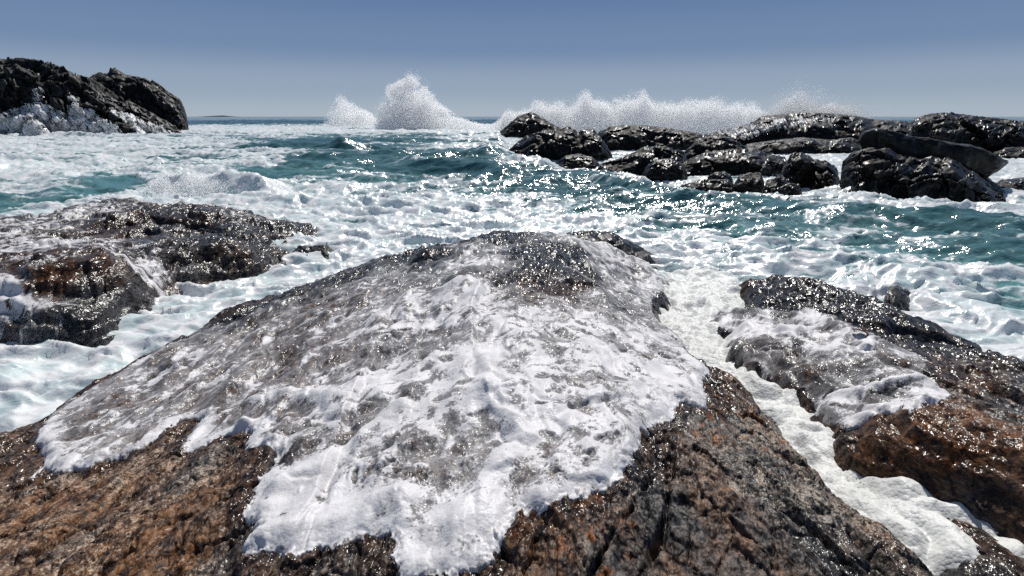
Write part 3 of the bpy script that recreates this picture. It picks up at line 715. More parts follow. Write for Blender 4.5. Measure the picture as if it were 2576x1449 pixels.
# ------------------------------------------------------------------ the sea
T = np.arange(-.92, .92, .0021)
R = np.concatenate([np.arange(math.log(3.0), math.log(60), .0042), np.arange(math.log(60), math.log(400), .006), np.arange(math.log(400), math.log(12000), .03)])
TT, RR = np.meshgrid(T, R); rr = np.exp(RR); X = rr * np.sin(TT); Y = rr * np.cos(TT)
DENS = [(500,300,.25),(700,300,.3),(900,305,.8),(1100,300,.9),(1200,300,.8),(500,320,.95),(650,315,.8),(800,320,.85),(1000,325,1),(1150,320,1),(1220,320,1),(550,335,.95),(700,335,.85),(850,335,.9),(1100,335,.95),(1220,340,.9),
  (50,352,.75),(200,360,.75),(400,360,.75),(520,348,.6),(640,355,.6),(700,365,.35),(780,365,.02),(860,368,.05),(950,355,.5),(1050,350,.45),(1150,350,.6),(1230,355,.7),
  (60,390,.75),(250,390,.8),(450,380,.8),(600,370,.85),(640,400,.8),(720,385,.15),(800,390,.2),(900,385,.45),(1000,375,.5),(1100,375,.5),(1200,380,.6),(1280,395,.6),
  (60,430,.8),(200,425,.75),(350,430,.8),(500,410,.5),(580,415,.75),(640,430,.8),(700,420,.1),(800,425,.15),(900,410,.3),(1000,410,.25),(1100,410,.3),(1200,410,.4),(1300,420,.55),(1400,430,.75),
  (50,480,.7),(60,505,.15),(180,490,.5),(250,490,.15),(300,465,.45),(330,475,.1),(350,455,.7),(400,470,1),(500,470,1),(600,475,.95),(700,455,.2),(750,470,.5),(850,480,.6),(950,470,.5),(1020,470,.35),(1100,450,.15),(1200,450,.35),(1280,455,.3),
  (1350,450,.2),(1450,445,.4),(1550,450,.55),(1650,470,.7),(1750,490,.8),(500,510,1),(650,500,.9),(750,500,.8),(850,500,.75),(950,510,.85),(1050,490,.6),(1150,490,.5),(1250,490,.35),(1300,500,.6),(1400,490,.25),(1500,500,.3),(1600,510,.4),
  (1700,505,.6),(1800,510,.8),(1900,510,.7),(2000,500,.7),(2100,480,.9),(2200,520,.8),(2400,540,.7),(2540,540,.7),(2560,430,.9),(2050,390,.9),(2560,460,.8),
  (850,540,.85),(900,560,.75),(1000,540,.9),(1100,540,.85),(1200,550,.8),(1300,540,.8),(1400,540,.6),(1500,540,.45),(1600,545,.35),(1700,540,.35),(1800,550,.4),(1950,540,.45),(2100,550,.6),(2200,570,.5),(2350,590,.4),(2500,600,.35),(2570,580,.35),
  (900,600,.9),(1000,590,.85),(1100,590,.9),(1300,570,.95),(1450,570,.95),(1600,575,.7),(1700,580,.55),(1850,590,.45),(2000,600,.4),(2100,600,.5),(2250,630,.35),(2400,640,.25),(2550,650,.25),
  (1750,650,.85),(1850,640,.7),(1950,650,.7),(2050,660,.7),(2150,670,.7),(2300,690,.6),(2450,720,.55),(2560,760,.55),(2300,740,.75),(2400,770,.65),(2500,820,.7),(2560,860,.85),(1720,680,.95),(1800,690,.9),(1900,670,.85),
  (900,640,.97),(800,680,.97),(700,710,.97),(600,740,.97),(500,800,1.0),(400,850,1.0),(300,900,1.0),(150,960,1.0),(50,1000,1.0),(0,1040,1.0)]
dens = shep(DENS, T, R, 4)
far = sstep(math.log(130), math.log(260), RR)
dens = dens * (1 - far) + far * .12
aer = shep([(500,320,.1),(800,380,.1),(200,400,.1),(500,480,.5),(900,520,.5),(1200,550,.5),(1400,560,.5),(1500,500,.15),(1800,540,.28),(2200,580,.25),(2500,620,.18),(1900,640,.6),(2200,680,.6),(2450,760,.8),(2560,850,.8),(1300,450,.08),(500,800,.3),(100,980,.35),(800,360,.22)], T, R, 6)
# wind sea and swell
ax = X + 1.2 * fbm2(X * .12, Y * .2, 2, 61); ay = Y + 1.5 * fbm2(X * .12, Y * .12, 2, 63)
z = np.zeros_like(X)
z += .40 * (1 - 2.2 * np.abs(perlin2(ax / 13, ay / 5.2, 1))) * sstep(12, 40, rr)
z += .20 * (1 - 2.2 * np.abs(perlin2(ax / 5.5, ay / 2.6, 2))) * sstep(9, 22, rr)
z += .085 * (1 - 2.2 * np.abs(perlin2(ax / 2.4, ay / 1.2, 3))) * sstep(4, 14, rr)
z += .05 * (1 - 2.0 * np.abs(perlin2(ax / 1.1, ay / .6, 4)))
z += .02 * (1 - 2.0 * np.abs(perlin2(ax / .5, ay / .3, 5))) + .008 * perlin2(X / .2, Y / .15, 6)
z += .8 * fbm2(X / 40, Y / 18, 3, 8) * sstep(60, 140, rr) * (1 - .6 * sstep(300, 900, rr))
def swell(pts, h, w0, w1, zz):
    """a wave ridge along picture points: steep towards the viewer, long behind"""
    P = np.array([[float(q) for q in conf(*[np.array(c) for c in px(u, v, zz)[:2]])] for u, v in pts])
    Ti = P[:, 0]; line_r = np.interp(TT, Ti, P[:, 1])
    ends = sstep(Ti[0] - .03, Ti[0] + .04, TT) * sstep(Ti[-1] + .03, Ti[-1] - .04, TT)
    dd = (RR - line_r) * np.exp(line_r) + .35 * fbm2(X * .5, Y * .5, 3, 71)
    return h * ends * np.where(dd < 0, np.exp(-(dd / w0) ** 2), np.exp(-(dd / w1) ** 2))
s1 = swell([(380,500),(450,497),(550,500),(640,505),(700,510)], .62, .7, 2.2, 0)
s2 = swell([(690,388),(760,386),(830,386),(910,390)], .75, 1.3, 4, 0)
s3 = swell([(690,470),(760,466),(850,460),(980,478)], .25, .6, 1.6, 0)
s4 = swell([(660,432),(800,436),(950,428)], .35, 1.0, 2.2, 0)
s5 = swell([(1380,470),(1480,468),(1580,490),(1720,520)], .35, .8, 2.0, 0)
s6 = swell([(0,352),(150,352),(400,356)], .5, 1.2, 3, 0)
s7 = swell([(840,490),(930,500),(1010,505)], .25, .4, .8, 0)
for pts_, h_, w0_, w1_ in [([(1480,515),(1800,535),(2100,560),(2500,592),(2700,605)], .30, .7, 1.5), ([(1620,560),(1900,590),(2200,620),(2570,652),(2800,668)], .22, .5, 1.1),
                           ([(1000,432),(1150,440),(1290,456)], .34, .9, 2.2), ([(930,402),(1100,395),(1260,406)], .38, 1.1, 2.6), ([(120,492),(220,484),(320,492)], .25, .7, 1.8), ([(1850,655),(2150,690),(2450,740)], .16, .4, .8)]:
    z += swell(pts_, h_, w0_, w1_, 0)
z += s1 + s2 + s3 + s4 + s5 + s6 + s7
CL = np.array([[float(q) for q in conf(*[np.array(c) for c in px(u, v, 0)[:2]])] for u, v in
    [(1255,338),(1275,392),(1340,408),(1400,432),(1500,440),(1600,462),(1690,492),(1850,494),(2000,514),(2100,484),(2160,478),(2240,520),(2400,532),(2570,540),(2750,480),(2900,340),(1900,335)]])
inr = coarse(lambda a, b: poly_sd(a, b, CL), T, R, 3) * rr
inm = sstep(.6, -.8, inr)
z = z * (1 - .8 * inm) - .12 * inm
crest = sstep(.05, .5, z)
dens = np.clip(dens, 0, 1)
st_x = .30
wxx = ax + .8 * fbm2(X * .6, Y * .6, 3, 221); wyy = ay + .6 * fbm2(X * .6, Y * .6, 3, 225)
fr_ = 1 - sstep(20, 60, rr)
n = .6 * fbm2(wxx * .5 * st_x, wyy * .8, 4, 201) + .45 * fbm2(wxx * 1.7 * st_x, wyy * 2.2, 4, 205) * (.5 + .5 * fr_) + .3 * fbm2(wxx * 6 * st_x, wyy * 6, 3, 209) * fr_
web = .6 * (ridge2(wxx * 1.1 * st_x, wyy * 1.4, 2, 230) - .25) + .4 * (ridge2(wxx * 3.2 * st_x, wyy * 3.6, 2, 233) - .25) * fr_
foam = dens - .04 - .08 * sstep(-.12, .1, TT) * sstep(8, 13, rr) * sstep(45, 30, rr) + .75 * n + .45 * web - .15 * crest * (1 - dens)
# froth where the water meets the near rocks
for rk in (big, right, left):
    A = coarse(lambda a, b: poly_sd(a, b, rk.rim), T, R, 3) * rr
    foam = foam + .45 * np.exp(-(np.maximum(A, 0) / .5) ** 2) * sstep(-.4, -.05, A)
fl = sstep(.3, .8, foam)
def peak(q): return .28 - np.abs(q)
bil = peak(fbm2(wxx * .7, wyy * 1.9, 3, 31)) * .28 + peak(fbm2(wxx * .3, wyy * .8, 3, 35)) * .42 + peak(fbm2(wxx * 2.6, wyy * 5, 2, 38)) * .10
z += (.35 + .65 * fl) * bil * (.75 + .25 * sstep(5, 15, rr)) - .06
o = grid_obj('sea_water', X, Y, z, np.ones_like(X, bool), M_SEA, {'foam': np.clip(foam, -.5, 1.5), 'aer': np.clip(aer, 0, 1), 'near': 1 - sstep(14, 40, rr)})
tag(o, kind='structure')

# ------------------------------------------------------------------ rocks further out, each grown from its own skyline
def lump_rock(name, label, cat, top, base_v, thick, amp=.12, freq=1.0, seed=0, mat=None, sq=.62, lean=0., zb=-.6, n_c=70, dist=None, px_step=2.2, group=None):
    thick = thick * 1.25; D = dist if dist else px(CU, base_v, 0)[1]
    Dt = D + thick * .5
    top = sorted(top); U = np.array([p[0] for p in top], float); V = np.array([p[1] for p in top], float)
    nu = max(24, int((U[-1] - U[0]) / px_step))
    us = np.linspace(U[0], U[-1], nu); vs = np.interp(us, U, V)
    P = np.array([pd(u, v, Dt) for u, v in zip(us, vs)])
    ph = np.linspace(0, np.pi, n_c)
    w = np.maximum(P[:, 2] - zb, .02)
    endf = np.minimum(1, np.minimum((us - U[0]), (U[-1] - us)) / (.12 * (U[-1] - U[0])) ) ** .5
    cs = np.sign(np.cos(ph)) * np.abs(np.cos(ph)) ** .9
    Xg = np.repeat(P[:, 0][:, None], n_c, 1)
    Yg = Dt - cs[None, :] * thick * .5 * (.35 + .65 * endf)[:, None] + lean * np.sin(ph)[None, :]
    Zg = zb + w[:, None] * (np.sin(ph) ** sq)[None, :]
    # ends close in
    sc = freq
    cx = P[:, 0].mean()
    n3 = ridge3(Xg * .55 * sc, Yg * .55 * sc, Zg * .8 * sc, 4, seed) - .35
    n4 = fbm3(Xg * 1.3 * sc, Yg * 1.3 * sc, Zg * 1.8 * sc, 4, seed + 9)
    n5 = ridge3(Xg * 2.6 * sc, Yg * 2.6 * sc, Zg * 3.2 * sc, 3, seed + 19) - .3
    H = w.max()
    f1, f2, rv = cells2(Xg * 1.1 * sc + .5 * n4, (Zg * 1.5 + Yg * .8 + .35 * Xg) * sc + .5 * n3, seed)
    g1, g2, gv = cells2(Xg * 2.7 * sc + .4 * n4, (Zg * 3.2 + Yg * 1.6 - .5 * Xg) * sc + .4 * n3, seed + 5)
    k = amp * H * (n3 * 1.1 + n4 * .7 + n5 * .35 + 1.3 * (rv - .5) * sstep(0, .08, f2 - f1) + .6 * (gv - .5) - .5 * np.exp(-((f2 - f1) / .07) ** 2))
    top_w = np.sin(ph)[None, :]
    Yg = Yg - k * np.cos(ph)[None, :] * 1.3
    Zg = Zg + k * top_w * .55
    Xg = Xg + amp * .35 * H * fbm3(Xg * 1.1 * sc, Yg * 1.1 * sc, Zg * 1.1 * sc, 3, seed + 29)
    Xg = Xg * Yg / Dt
    # bring the crest of every slice back to the skyline it was grown from (small crags stay)
    tanv = ((Zg - CAM_H) / Yg).max(1); want = (P[:, 2] - CAM_H) / Dt
    df = want - tanv; kk = 7
    df = np.convolve(np.pad(df, kk, mode='edge'), np.hanning(2 * kk + 3)[1:-1] / np.hanning(2 * kk + 3).sum(), 'valid')
    Zg = Zg + (df * Dt)[:, None] * np.clip((Zg - zb) / w[:, None], 0, 1.1)
    idx = np.arange(nu * n_c).reshape(nu, n_c)
    q = np.stack([idx[:-1, :-1], idx[1:, :-1], idx[1:, 1:], idx[:-1, 1:]], -1).reshape(-1, 4)
    V3 = np.stack([Xg, Yg, Zg], -1).reshape(-1, 3)
    o = mesh_obj(name, V3, q, mat or M_FAR)
    return tag(o, label, cat, group)

lump_rock('rock', 'grey rock hump half swallowed by the breaking wave', 'rock', [(1235,345),(1252,338),(1272,318),(1305,291),(1338,281),(1372,300),(1392,313),(1430,330),(1450,345)], 340, 8, .14, .35, 1, dist=80)
lump_rock('rock', 'black double peaked rock standing in the surf right of centre', 'rock', [(1270,388),(1298,358),(1325,341),(1365,328),(1405,324),(1428,317),(1445,324),(1455,333),(1468,323),(1492,324),(1508,341),(1522,358),(1540,390)], 403, 5, .16, .7, 2)
lump_rock('rock', 'small black wet rock in front of the double peaked rock', 'rock', [(1385,424),(1392,414),(1422,391),(1455,386),(1488,394),(1505,408),(1515,425)], 425, 2.2, .14, 1.1, 3)
lump_rock('rock', 'long low rock ridge behind the black rocks under the wave', 'rock', [(1490,360),(1507,331),(1532,319),(1572,314),(1622,315),(1664,319),(1717,328),(1760,335),(1850,352),(1900,372)], 378, 7, .12, .6, 4)
MOUND = lump_rock('rock', 'wide shining rock mound with water pouring off under the drifting spray', 'rock', [(1760,350),(1797,331),(1850,320),(1884,311),(1917,292),(1950,289),(2000,283),(2050,283),(2110,287),(2167,293),(2200,301),(2250,303),(2300,306),(2370,330)], 372, 12, .12, .45, 5, dist=52)
lump_rock('rock', 'rounded rock ledge below the shining mound', 'rock', [(1840,385),(1880,362),(1950,352),(2020,345),(2090,352),(2140,345),(2180,360),(2200,390)], 388, 5, .12, .6, 15)
lump_rock('rock', 'black jagged rock with pointed top among the middle rocks', 'rock', [(1700,400),(1735,368),(1750,354),(1790,336),(1814,337),(1844,351),(1877,369),(1900,400)], 400, 4, .15, .8, 6)
lump_rock('rock', 'shining flat topped ledge in the middle of the rock cluster', 'rock', [(1690,450),(1717,408),(1734,400),(1777,381),(1844,374),(1894,374),(1930,385),(1975,395),(2000,440)], 440, 4, .15, .9, 7)
lump_rock('rock', 'dark slanting ledge at the left of the rock cluster', 'rock', [(1490,432),(1505,414),(1555,398),(1582,388),(1622,368),(1664,366),(1720,380),(1750,440)], 432, 3.5, .16, .9, 8)
lump_rock('rock', 'round black boulder below the slanting ledge', 'rock', [(1610,455),(1625,421),(1645,402),(1690,398),(1717,410),(1735,455)], 452, 2.0, .12, 1.2, 9)
lump_rock('rock', 'craggy black rock at the right end of the rock cluster', 'rock', [(1950,470),(1977,408),(1994,384),(2017,383),(2044,398),(2070,404),(2087,408),(2105,425),(2118,455),(2120,475)], 474, 2.6, .17, 1.1, 10)
lump_rock('boulder', 'small wet boulder at the front edge of the rock cluster', 'boulder', [(1840,482),(1847,461),(1860,441),(1884,434),(1914,434),(1922,455),(1930,482)], 484, 1.3, .13, 1.6, 11)
lump_rock('boulder', 'glistening cube shaped boulder nearest the water in the rock cluster', 'boulder', [(1905,500),(1917,478),(1930,454),(1957,444),(1984,458),(2014,464),(2018,488),(2020,505)], 506, 1.2, .14, 1.7, 12)
lump_rock('boulder', 'low foam washed boulder left of the small wet boulder', 'boulder', [(1690,482),(1717,464),(1764,451),(1834,451),(1850,470),(1860,485)], 485, 1.4, .14, 1.6, 13)
lump_rock('boulder', 'little boulder wedged above the foam washed boulder', 'boulder', [(1772,460),(1784,441),(1800,432),(1824,431),(1838,440),(1850,465)], 460, 1.2, .12, 1.8, 14)
lump_rock('boulder', 'huge dark boulder standing in the surf at the right', 'boulder', [(2118,450),(2122,401),(2144,381),(2184,371),(2227,368),(2257,380),(2344,384),(2357,393),(2410,400),(2450,423),(2494,453),(2534,484),(2550,521)], 508, 3.4, .15, .8, 16, sq=.5, n_c=110)
def slab_rock():
    """a thick leaning plate: upper and lower edge line, front and back face"""
    up = [(2160,356),(2166,340),(2178,329),(2200,323),(2244,330),(2284,343),(2327,347),(2384,357),(2440,364),(2484,381),(2536,405)]
    lo = [(2160,360),(2168,378),(2185,392),(2210,396),(2250,400),(2290,404),(2335,410),(2390,418),(2440,430),(2475,452),(2534,409)]
    D = px(CU, 480, 0)[1]; n = 90; nc = 56
    U = np.linspace(2160, 2535, n)
    vu = np.interp(U, *zip(*up)); vl = np.interp(U, *zip(*lo)); vl[-8:] = np.linspace(vl[-9], vu[-1] + 3, 8)
    ph = np.linspace(0, 2 * np.pi, nc, endpoint=False)
    X_ = np.zeros((n, nc)); Y_ = X_.copy(); Z_ = X_.copy()
    for i in range(n):
        c = (vu[i] + vl[i]) / 2; h = (vl[i] - vu[i]) / 2
        sy = np.sign(np.cos(ph)) * np.abs(np.cos(ph)) ** .3; sz = np.sign(np.sin(ph)) * np.abs(np.sin(ph)) ** .4
        for k in range(nc):
            p = pd(U[i], c - h * sz[k], D + 1.0 * sy[k] * min(1, (i + 2) / 12, (n - i + 3) / 12) + .6); X_[i, k], Y_[i, k], Z_[i, k] = p
    nn = ridge3(X_ * .9, Y_ * .9, Z_ * 1.6, 4, 17) - .3; n2 = fbm3(X_ * 2.5, Y_ * 2.5, Z_ * 4, 4, 19)
    Y_ += (.16 * nn + .10 * n2) * np.sign(np.cos(ph))[None]; Z_ += .05 * n2 + .03 * nn
    idx = np.arange(n * nc).reshape(n, nc)
    q = np.stack([idx[:-1], idx[1:], np.roll(idx, -1, 1)[1:], np.roll(idx, -1, 1)[:-1]], -1).reshape(-1, 4)
    tag(mesh_obj('rock_slab', np.stack([X_, Y_, Z_], -1).reshape(-1, 3), q, M_FAR), 'long black slab leaning behind the huge boulder at the right, its tip overhanging the water', 'rock')
slab_rock()
lump_rock('rock', 'big dark rock mass on the skyline at the far right', 'rock', [(2280,350),(2297,314),(2300,298),(2334,286),(2384,282),(2434,288),(2484,294),(2544,301),(2576,305),(2700,318),(2900,360)], 392, 9, .14, .5, 18, n_c=100)
lump_rock('rock', 'brown low rock at the right edge below the skyline rock', 'rock', [(2440,410),(2480,385),(2530,370),(2580,366),(2660,380),(2700,420)], 400, 5, .13, .7, 19)
lump_rock('rock', 'low wet rock at the right edge beside the huge boulder', 'rock', [(2480,475),(2520,452),(2576,446),(2700,450),(2760,480)], 476, 2.5, .12, 1.0, 20)
# little rocks close by
lump_rock('rock', 'small foam washed rock at the tip of the left rock', 'rock', [(722,660),(735,628),(752,617),(785,618),(815,614),(840,628),(848,655)], 655, .8, .16, 2.2, 31, M_NEAR, zb=-.25)
lump_rock('rock', 'tiny dark rock tip poking from white foam left of centre', 'rock', [(854,618),(862,610),(875,608),(888,612),(893,618)], 617, .4, .1, 3, 32, M_NEAR, zb=-.2)
lump_rock('rock', 'small black rock beyond the right rock with foam on its flank', 'rock', [(2225,745),(2236,722),(2258,718),(2290,732),(2320,752),(2340,775),(2348,800)], 790, .8, .14, 2.2, 33, M_NEAR, zb=-.25)
lump_rock('rock', 'black knob of wet rock behind the top of the foreground rock', 'rock', [(1405,606),(1424,586),(1470,580),(1538,582),(1560,594),(1608,617),(1640,638),(1690,658),(1705,695)], 640, 1.1, .12, 1.6, 34, M_NEAR, zb=-.25, dist=9.8)
lump_rock('rock', 'small dark rock in the foam at the left edge of the picture', 'rock', [(-60,930),(5,903),(40,900),(90,915),(130,925),(150,945)], 940, .5, .14, 2.4, 35, M_NEAR, zb=-.2)

# ------------------------------------------------------------------ headland at the left
CLIFF = lump_rock('headland', 'craggy grey headland at the far left with white water at its foot', 'cliff', [(-500,175),(-200,140),(0,147),(43,144),(83,147),(117,154),(157,167),(187,184),(227,194),(267,217),(300,241),(367,274),(417,301),(455,326),(470,345)], 347, 22, .12, .28, 41, M_CLIFF, n_c=150, sq=.75)
lump_rock('headland', 'dark steep headland point behind the first cliff falling to the sea', 'cliff', [(200,215),(227,191),(247,182),(270,183),(277,171),(290,170),(313,186),(367,197),(400,210),(427,233),(450,246),(463,273),(472,306),(474,335)], 330, 16, .08, .3, 42, M_CLIFF, n_c=110, dist=98)
FOOT1 = lump_rock('rock', 'wet rock at the foot of the headland in tumbling white water', 'rock', [(266,345),(275,317),(290,306),(320,311),(350,324),(377,347)], 349, 4, .14, .6, 43, M_CLIFF, dist=69)
FOOT2 = lump_rock('rock', 'small rock in the white water below the headland near the left edge', 'rock', [(60,335),(72,308),(90,303),(110,316),(125,338)], 342, 3, .14, .7, 44, M_CLIFF, dist=70)
lump_rock('island', 'low hazy island on the far horizon beside the headland', 'island', [(462,296),(500,293.5),(535,291.5),(560,290.3),(590,293),(640,296)], 300, 300, .02, .01, 45, M_CLIFF, dist=3500, zb=-2)

from mathutils.bvhtree import BVHTree
def skin(name, label, poly, targets, cover, seed, off=.18, step=1.3, stretch=(1.2, .45)):
    """running white water lying on the rocks: rays find the rock face, the water follows it"""
    vs_ = []; fs_ = []
    for o in targets:
        k = len(vs_); me = o.data
        vs_ += [tuple(v.co) for v in me.vertices]; fs_ += [tuple(k + q for q in p.vertices) for p in me.polygons]
    bvh = BVHTree.FromPolygons(vs_, fs_)
    P = np.array(poly, float)
    us = np.arange(P[:, 0].min() - 3, P[:, 0].max() + 3, step); vv = np.arange(P[:, 1].min() - 3, P[:, 1].max() + 3, step * .8)
    UU, VV = np.meshgrid(us, vv)
    C = Vector((0, 0, CAM_H)); W = np.zeros(UU.shape + (3,)); ok = np.zeros(UU.shape, bool)
    for i in range(UU.shape[0]):
        for j in range(UU.shape[1]):
            d = Vector(pd(UU[i, j], VV[i, j], 1.)) - C
            h = bvh.ray_cast(C, d.normalized())
            if h[0] is not None:
                n = h[1] if h[1].dot(d) < 0 else -h[1]
                q = h[0] + n * off - d.normalized() * off; W[i, j] = q; ok[i, j] = True
    dist_ = np.where(ok, W[..., 1], 0.)
    k_ = np.hanning(11)[1:-1]; k_ /= k_.sum()
    def blur(a): return np.apply_along_axis(lambda q: np.convolve(q, k_, 'same'), 0, np.apply_along_axis(lambda q: np.convolve(q, k_, 'same'), 1, a))
    sm = blur(dist_) / np.maximum(blur(ok.astype(float)), .05)
    sm = np.minimum(sm, W[..., 1] + .15) - .1
    fac = np.where(ok, sm / np.maximum(W[..., 1], 1e-6), 1.)
    W[..., 0] *= fac; W[..., 1] *= fac; W[..., 2] = CAM_H + (W[..., 2] - CAM_H) * fac
    x, y, z = W[..., 0], W[..., 1], W[..., 2]
    sd = poly_sd(UU, VV, P) + 7 * fbm2(UU / 14, VV / 14, 3, seed)
    n = .6 * fbm2((UU - .5 * VV) / 7, VV / 30, 3, seed + 3) + .6 * fbm2((UU - .5 * VV) / 3.5, VV / 18, 3, seed + 6) + .4 * fbm2(UU / 30, VV / 16, 3, seed + 9)
    cov = cover + .9 * n
    cov = np.where(sd > 0, cov - sd * .25, cov + np.minimum(-sd, 10) * .02)
    cov = np.where(VV > P[:, 1].max() - 4, cov + .3, cov)
    th = .16 * np.clip(cov, 0, 1) * (1 + 1.2 * np.abs(n))
    z = z + th * .6; y = y - th
    keep = ok & (cov > .08)
    dep = np.abs(np.gradient(y, axis=0)) + np.abs(np.gradient(y, axis=1)); keep &= dep < 4
    lab = np.where(keep, np.arange(1, UU.size + 1).reshape(UU.shape), 0)
    for _ in range(400):
        p_ = np.pad(lab, 1); m_ = np.maximum.reduce([p_[1:-1, 1:-1], p_[2:, 1:-1], p_[:-2, 1:-1], p_[1:-1, 2:], p_[1:-1, :-2]]); m_ = np.where(keep, m_, 0)
        if (m_ == lab).all(): break
        lab = m_
    keep &= lab == np.bincount(lab[lab > 0]).argmax()
    idx = np.arange(UU.size).reshape(UU.shape)
    q = np.stack([idx[:-1, :-1], idx[1:, :-1], idx[1:, 1:], idx[:-1, 1:]], -1).reshape(-1, 4)
    q = q[keep.ravel()[q].all(1)]
    used = np.zeros(UU.size, bool); used[q.ravel()] = True; new = np.cumsum(used) - 1
    V3 = np.stack([x.ravel(), y.ravel(), z.ravel()], 1)[used]
    return tag(mesh_obj(name, V3, new[q], M_FALL, {'cover': np.clip(cov, 0, 1.2).ravel()[used]}), label, 'cascade')
skin('cascade', 'white water pouring over the broad foot of the far left headland', [(-20,300),(10,288),(23,281),(50,272),(80,261),(110,264),(140,271),(150,279),(163,281),(170,268),(187,264),(205,270),(220,271),(240,285),(262,302),(285,312),(330,348),(-20,352)], [CLIFF, FOOT1, FOOT2], .50, 51)
skin('cascade', 'white water slope running down the right foot of the headland', [(268,268),(290,276),(320,286),(350,296),(385,312),(417,326),(445,336),(466,346),(330,350),(345,335),(320,305),(290,290)], [CLIFF, FOOT1], .48, 52)
skin('waterfall', 'left thin waterfall running down the dark gully of the headland', [(76,222),(84,226),(96,224),(112,222),(113,246),(104,262),(90,262),(82,250)], [CLIFF], .28, 53, .12, 1.1)
skin('waterfall', 'right thin waterfall running down the dark gully of the headland', [(160,214),(168,220),(176,236),(190,238),(205,255),(196,266),(182,262),(170,246)], [CLIFF], .25, 54, .12, 1.1)
skin('cascade', 'white runoff water streaking down the shining rock mound under the spray', [(1800,334),(1850,322),(1900,312),(1950,300),(2000,296),(2060,294),(2150,302),(2230,312),(2290,318),(2260,340),(2190,345),(2150,330),(2060,318),(1960,330),(1880,350),(1800,352)], [MOUND], .22, 55, .08)
# ------------------------------------------------------------------ spray: thousands of drops per burst
def drops(P, S, seed):
    rs = np.random.RandomState(seed); n = len(P)
    tet = np.array([[1, 1, 1], [1, -1, -1], [-1, 1, -1], [-1, -1, 1]], float) / 1.732
    q = rs.randn(n, 4); q /= np.linalg.norm(q, axis=1)[:, None]
    w, x, y, z = q.T
    Rm = np.stack([1-2*(y*y+z*z), 2*(x*y-z*w), 2*(x*z+y*w), 2*(x*y+z*w), 1-2*(x*x+z*z), 2*(y*z-x*w), 2*(x*z-y*w), 2*(y*z+x*w), 1-2*(x*x+y*y)], 1).reshape(n, 3, 3)
    V = np.einsum('nij,kj->nki', Rm, tet)
    ax = np.array(sdir)[None] + np.array([0, -.35, 0])[None] + .45 * rs.randn(n, 3); ax /= np.linalg.norm(ax, axis=1)[:, None]
    V = V - .45 * (V * ax[:, None, :]).sum(-1, keepdims=True) * ax[:, None, :]
    V = P[:, None, :] + V * S[:, None, None]
    f = np.array([[0, 1, 2], [0, 3, 1], [0, 2, 3], [1, 3, 2]])
    Fc = (np.arange(n)[:, None, None] * 4 + f[None]).reshape(-1, 3)
    return V.reshape(-1, 3), Fc

def burst(top, base_v, dist, thick, n, size, seed, thr=-.05, fr=.45, hpow=.75, fuzz=.10):
    rs = np.random.RandomState(seed)
    U = np.array([p[0] for p in top], float); V = np.array([p[1] for p in top], float)
    n = int(n * 3.4); size = size * .59; m = n * 4
    wgt = np.maximum(base_v - V, 1)
    us = np.linspace(U[0], U[-1], 400); vs = np.interp(us, U, V); cw = np.cumsum(np.maximum(base_v - vs, 1)); cw = cw / cw[-1]
    u = np.interp(rs.rand(m), cw, us); v = np.interp(u, U, V)
    h = rs.rand(m) ** hpow
    h = h * (1 + fuzz * rs.randn(m))
    vv = base_v + (v - base_v) * h
    D = dist + rs.randn(m) * thick * .5 * np.sqrt(np.maximum(1.05 - h, .05))
    Xn = (u - CU) / F; Yn = (vv - CV) / F; c, s = math.cos(PITCH), math.sin(PITCH)
    t = dist / (c - Yn * s)
    P = np.stack([Xn * t, D, CAM_H + (-s - Yn * c) * t], 1)
    nn = fbm3(P[:, 0] * fr, P[:, 1] * fr, P[:, 2] * fr, 5, seed, .6)
    keep = nn > (thr + .6 * (h - .6)) + .05 * rs.randn(m)
    P = P[keep][:n]
    S = size * (.25 + rs.rand(len(P)) ** 3 * 1.3)
    return P, S

def spray_obj(name, label, cat, bursts, seed, parent=None):
    Ps = np.concatenate([b[0] for b in bursts]); Ss = np.concatenate([b[1] for b in bursts])
    V, Fc = drops(Ps, Ss, seed)
    o = mesh_obj(name, V, Fc, M_SPRAY, None, parent, False)
    return tag(o, label, cat)

spray_obj('spray_burst', 'tall white burst of spray exploding over the horizon left of centre', 'sea spray', [
    burst([(955,300),(962,260),(970,232),(985,215),(1000,204),(1022,196),(1045,202),(1065,216),(1085,232),(1100,252),(1112,270),(1140,285),(1175,305)], 328, 105, 7, 60000, .11, 3, -.12, .3),
    burst([(940,322),(980,290),(1050,262),(1100,280),(1160,300),(1230,318)], 335, 103, 6, 30000, .11, 4, -.2, .35)], 5)
spray_obj('spray_burst', 'small wispy burst of spray left of the tall burst', 'sea spray', [
    burst([(832,310),(842,262),(850,236),(868,240),(885,252),(905,266),(930,284),(960,296),(990,310)], 318, 108, 6, 22000, .10, 6, -.02, .35)], 7)
WAVE = [(1225,322),(1262,300),(1270,278),(1300,282),(1330,278),(1340,254),(1355,252),(1380,266),(1420,262),(1455,252),(1475,236),(1490,246),(1530,256),(1580,252),(1600,246),(1622,230),(1632,250),(1680,258),(1720,262),(1760,256),(1785,250),(1810,258),(1850,262),(1890,264),(1920,276),(1960,300)]
spray_obj('breaking_wave', 'long white wave breaking behind the rocks right of centre', 'wave', [
    burst(WAVE, 345, 96, 5, 110000, .10, 8, -.22, .35), burst([(u, v + 14) for u, v in WAVE], 345, 94, 4, 60000, .11, 9, -.4, .5, .9)], 10)
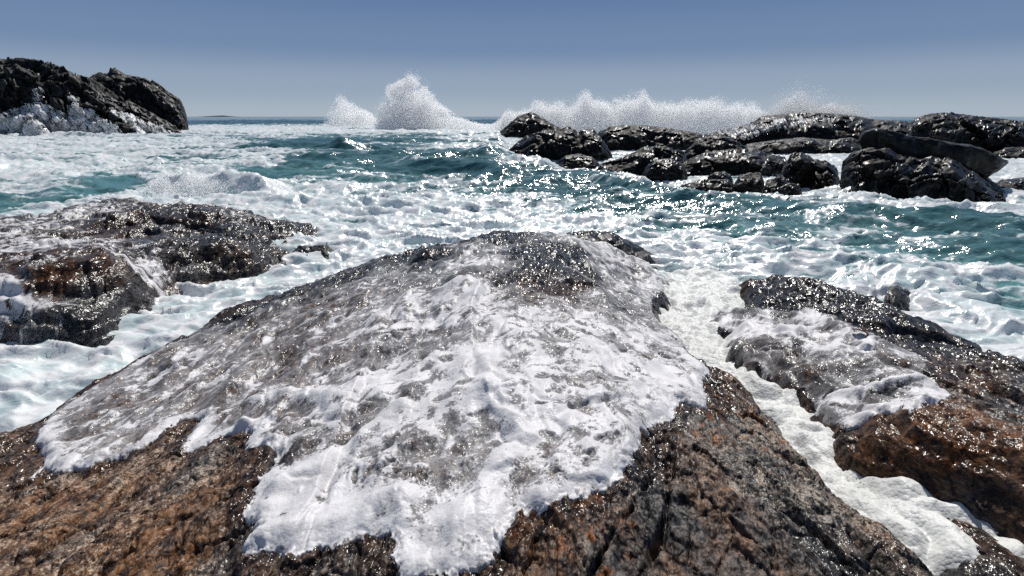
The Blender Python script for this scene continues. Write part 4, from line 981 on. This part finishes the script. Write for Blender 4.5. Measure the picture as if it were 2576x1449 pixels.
spray_obj('spray_burst', 'soft mist of spray drifting above the shining rock mound', 'sea spray', [
    burst([(1890,296),(1930,276),(1960,262),(1990,240),(2010,226),(2030,232),(2060,250),(2090,262),(2110,255),(2130,252),(2150,272),(2165,292)], 300, 62, 5, 16000, .06, 11, -.05, .45),
    burst([(1940,270),(1980,215),(2020,190),(2060,215),(2090,235),(2120,260)], 290, 62, 6, 2500, .05, 12, -.1, .3, .7, .12)], 13)
spray_obj('breaking_wave', 'low wave tumbling white toward the left rock', 'wave', [
    burst([(375,480),(392,452),(420,438),(450,442),(490,436),(530,440),(560,446),(600,452),(640,455),(680,458),(720,470)], 512, 19.6, 1.6, 60000, .028, 14, -.25, 1.6, .9, .05)], 15)

# ------------------------------------------------------------------ kelp
def kelp_material(name, c):
    m = NT(name)
    n = m.noise(m.coord((1, 1, 1)), 40, 4, .6)
    b = m.n('ShaderNodeBsdfPrincipled', {'Base Color': m.mix(n, rgb(*[q * .5 for q in c]), rgb(*c)), 'Roughness': .22})
    m.t.links.new(b.outputs[0], m.out.inputs[0]); return m.m
def kelp(name, label, path, width, mat):
    """a strap of kelp along 3D points, thick in the middle, ruffled at the rim"""
    P = np.array(path, float); t = np.linspace(0, 1, len(P)); T_ = np.linspace(0, 1, 30)
    C_ = np.stack([np.interp(T_, t, P[:, k]) for k in range(3)], 1)
    tan = np.gradient(C_, axis=0); side = np.cross(tan, np.array([0, .35, 1.])); side /= np.linalg.norm(side, axis=1)[:, None]
    w = width * np.sin(np.pi * (.06 + .9 * T_)) ** .7
    ring = np.array([(-1, .0), (-.6, .25), (0, .35), (.6, .25), (1, 0), (.6, -.2), (0, -.25), (-.6, -.2)])
    nor = np.cross(side, tan); nor /= np.linalg.norm(nor, axis=1)[:, None]
    V = np.concatenate([C_[:, None] + side[:, None] * (ring[None, :, 0, None] * w[:, None, None]) + nor[:, None] * (ring[None, :, 1, None] * .25 * width + .2 * width * np.sin(T_ * 25)[:, None, None] * np.abs(ring[None, :, 0, None])) ]).reshape(-1, 3)
    idx = np.arange(240).reshape(30, 8)
    q = np.stack([idx[:-1], idx[1:], np.roll(idx, -1, 1)[1:], np.roll(idx, -1, 1)[:-1]], -1).reshape(-1, 4)
    tag(mesh_obj(name, V, q, mat), label, 'seaweed')
def on_right(u, v, up):
    th, r = right.px_conf(u, v); j = int(np.argmin(abs(right.T - th))); i = int(np.argmin(abs(right.R - r)))
    return (right.X[i, j], right.Y[i, j], right.Z[i, j] + up)
kelp('kelp', 'short brown kelp frond lying in the foam on the rock at the right', [on_right(2142, 844, .03), on_right(2155, 848, .05), on_right(2168, 853, .06), on_right(2186, 858, .03)], .035, kelp_material('brown_kelp', (.12, .04, .01)))
kx = px(1974, 520, .05)
kelp('kelp', 'olive green kelp tip sticking up from the water below the cube shaped boulder', [(kx[0], kx[1], -.3), (kx[0] + .02, kx[1], .05), (kx[0] + .06, kx[1] + .02, .22), (kx[0] + .10, kx[1], .36)], .09, kelp_material('olive_kelp', (.10, .12, .03)))
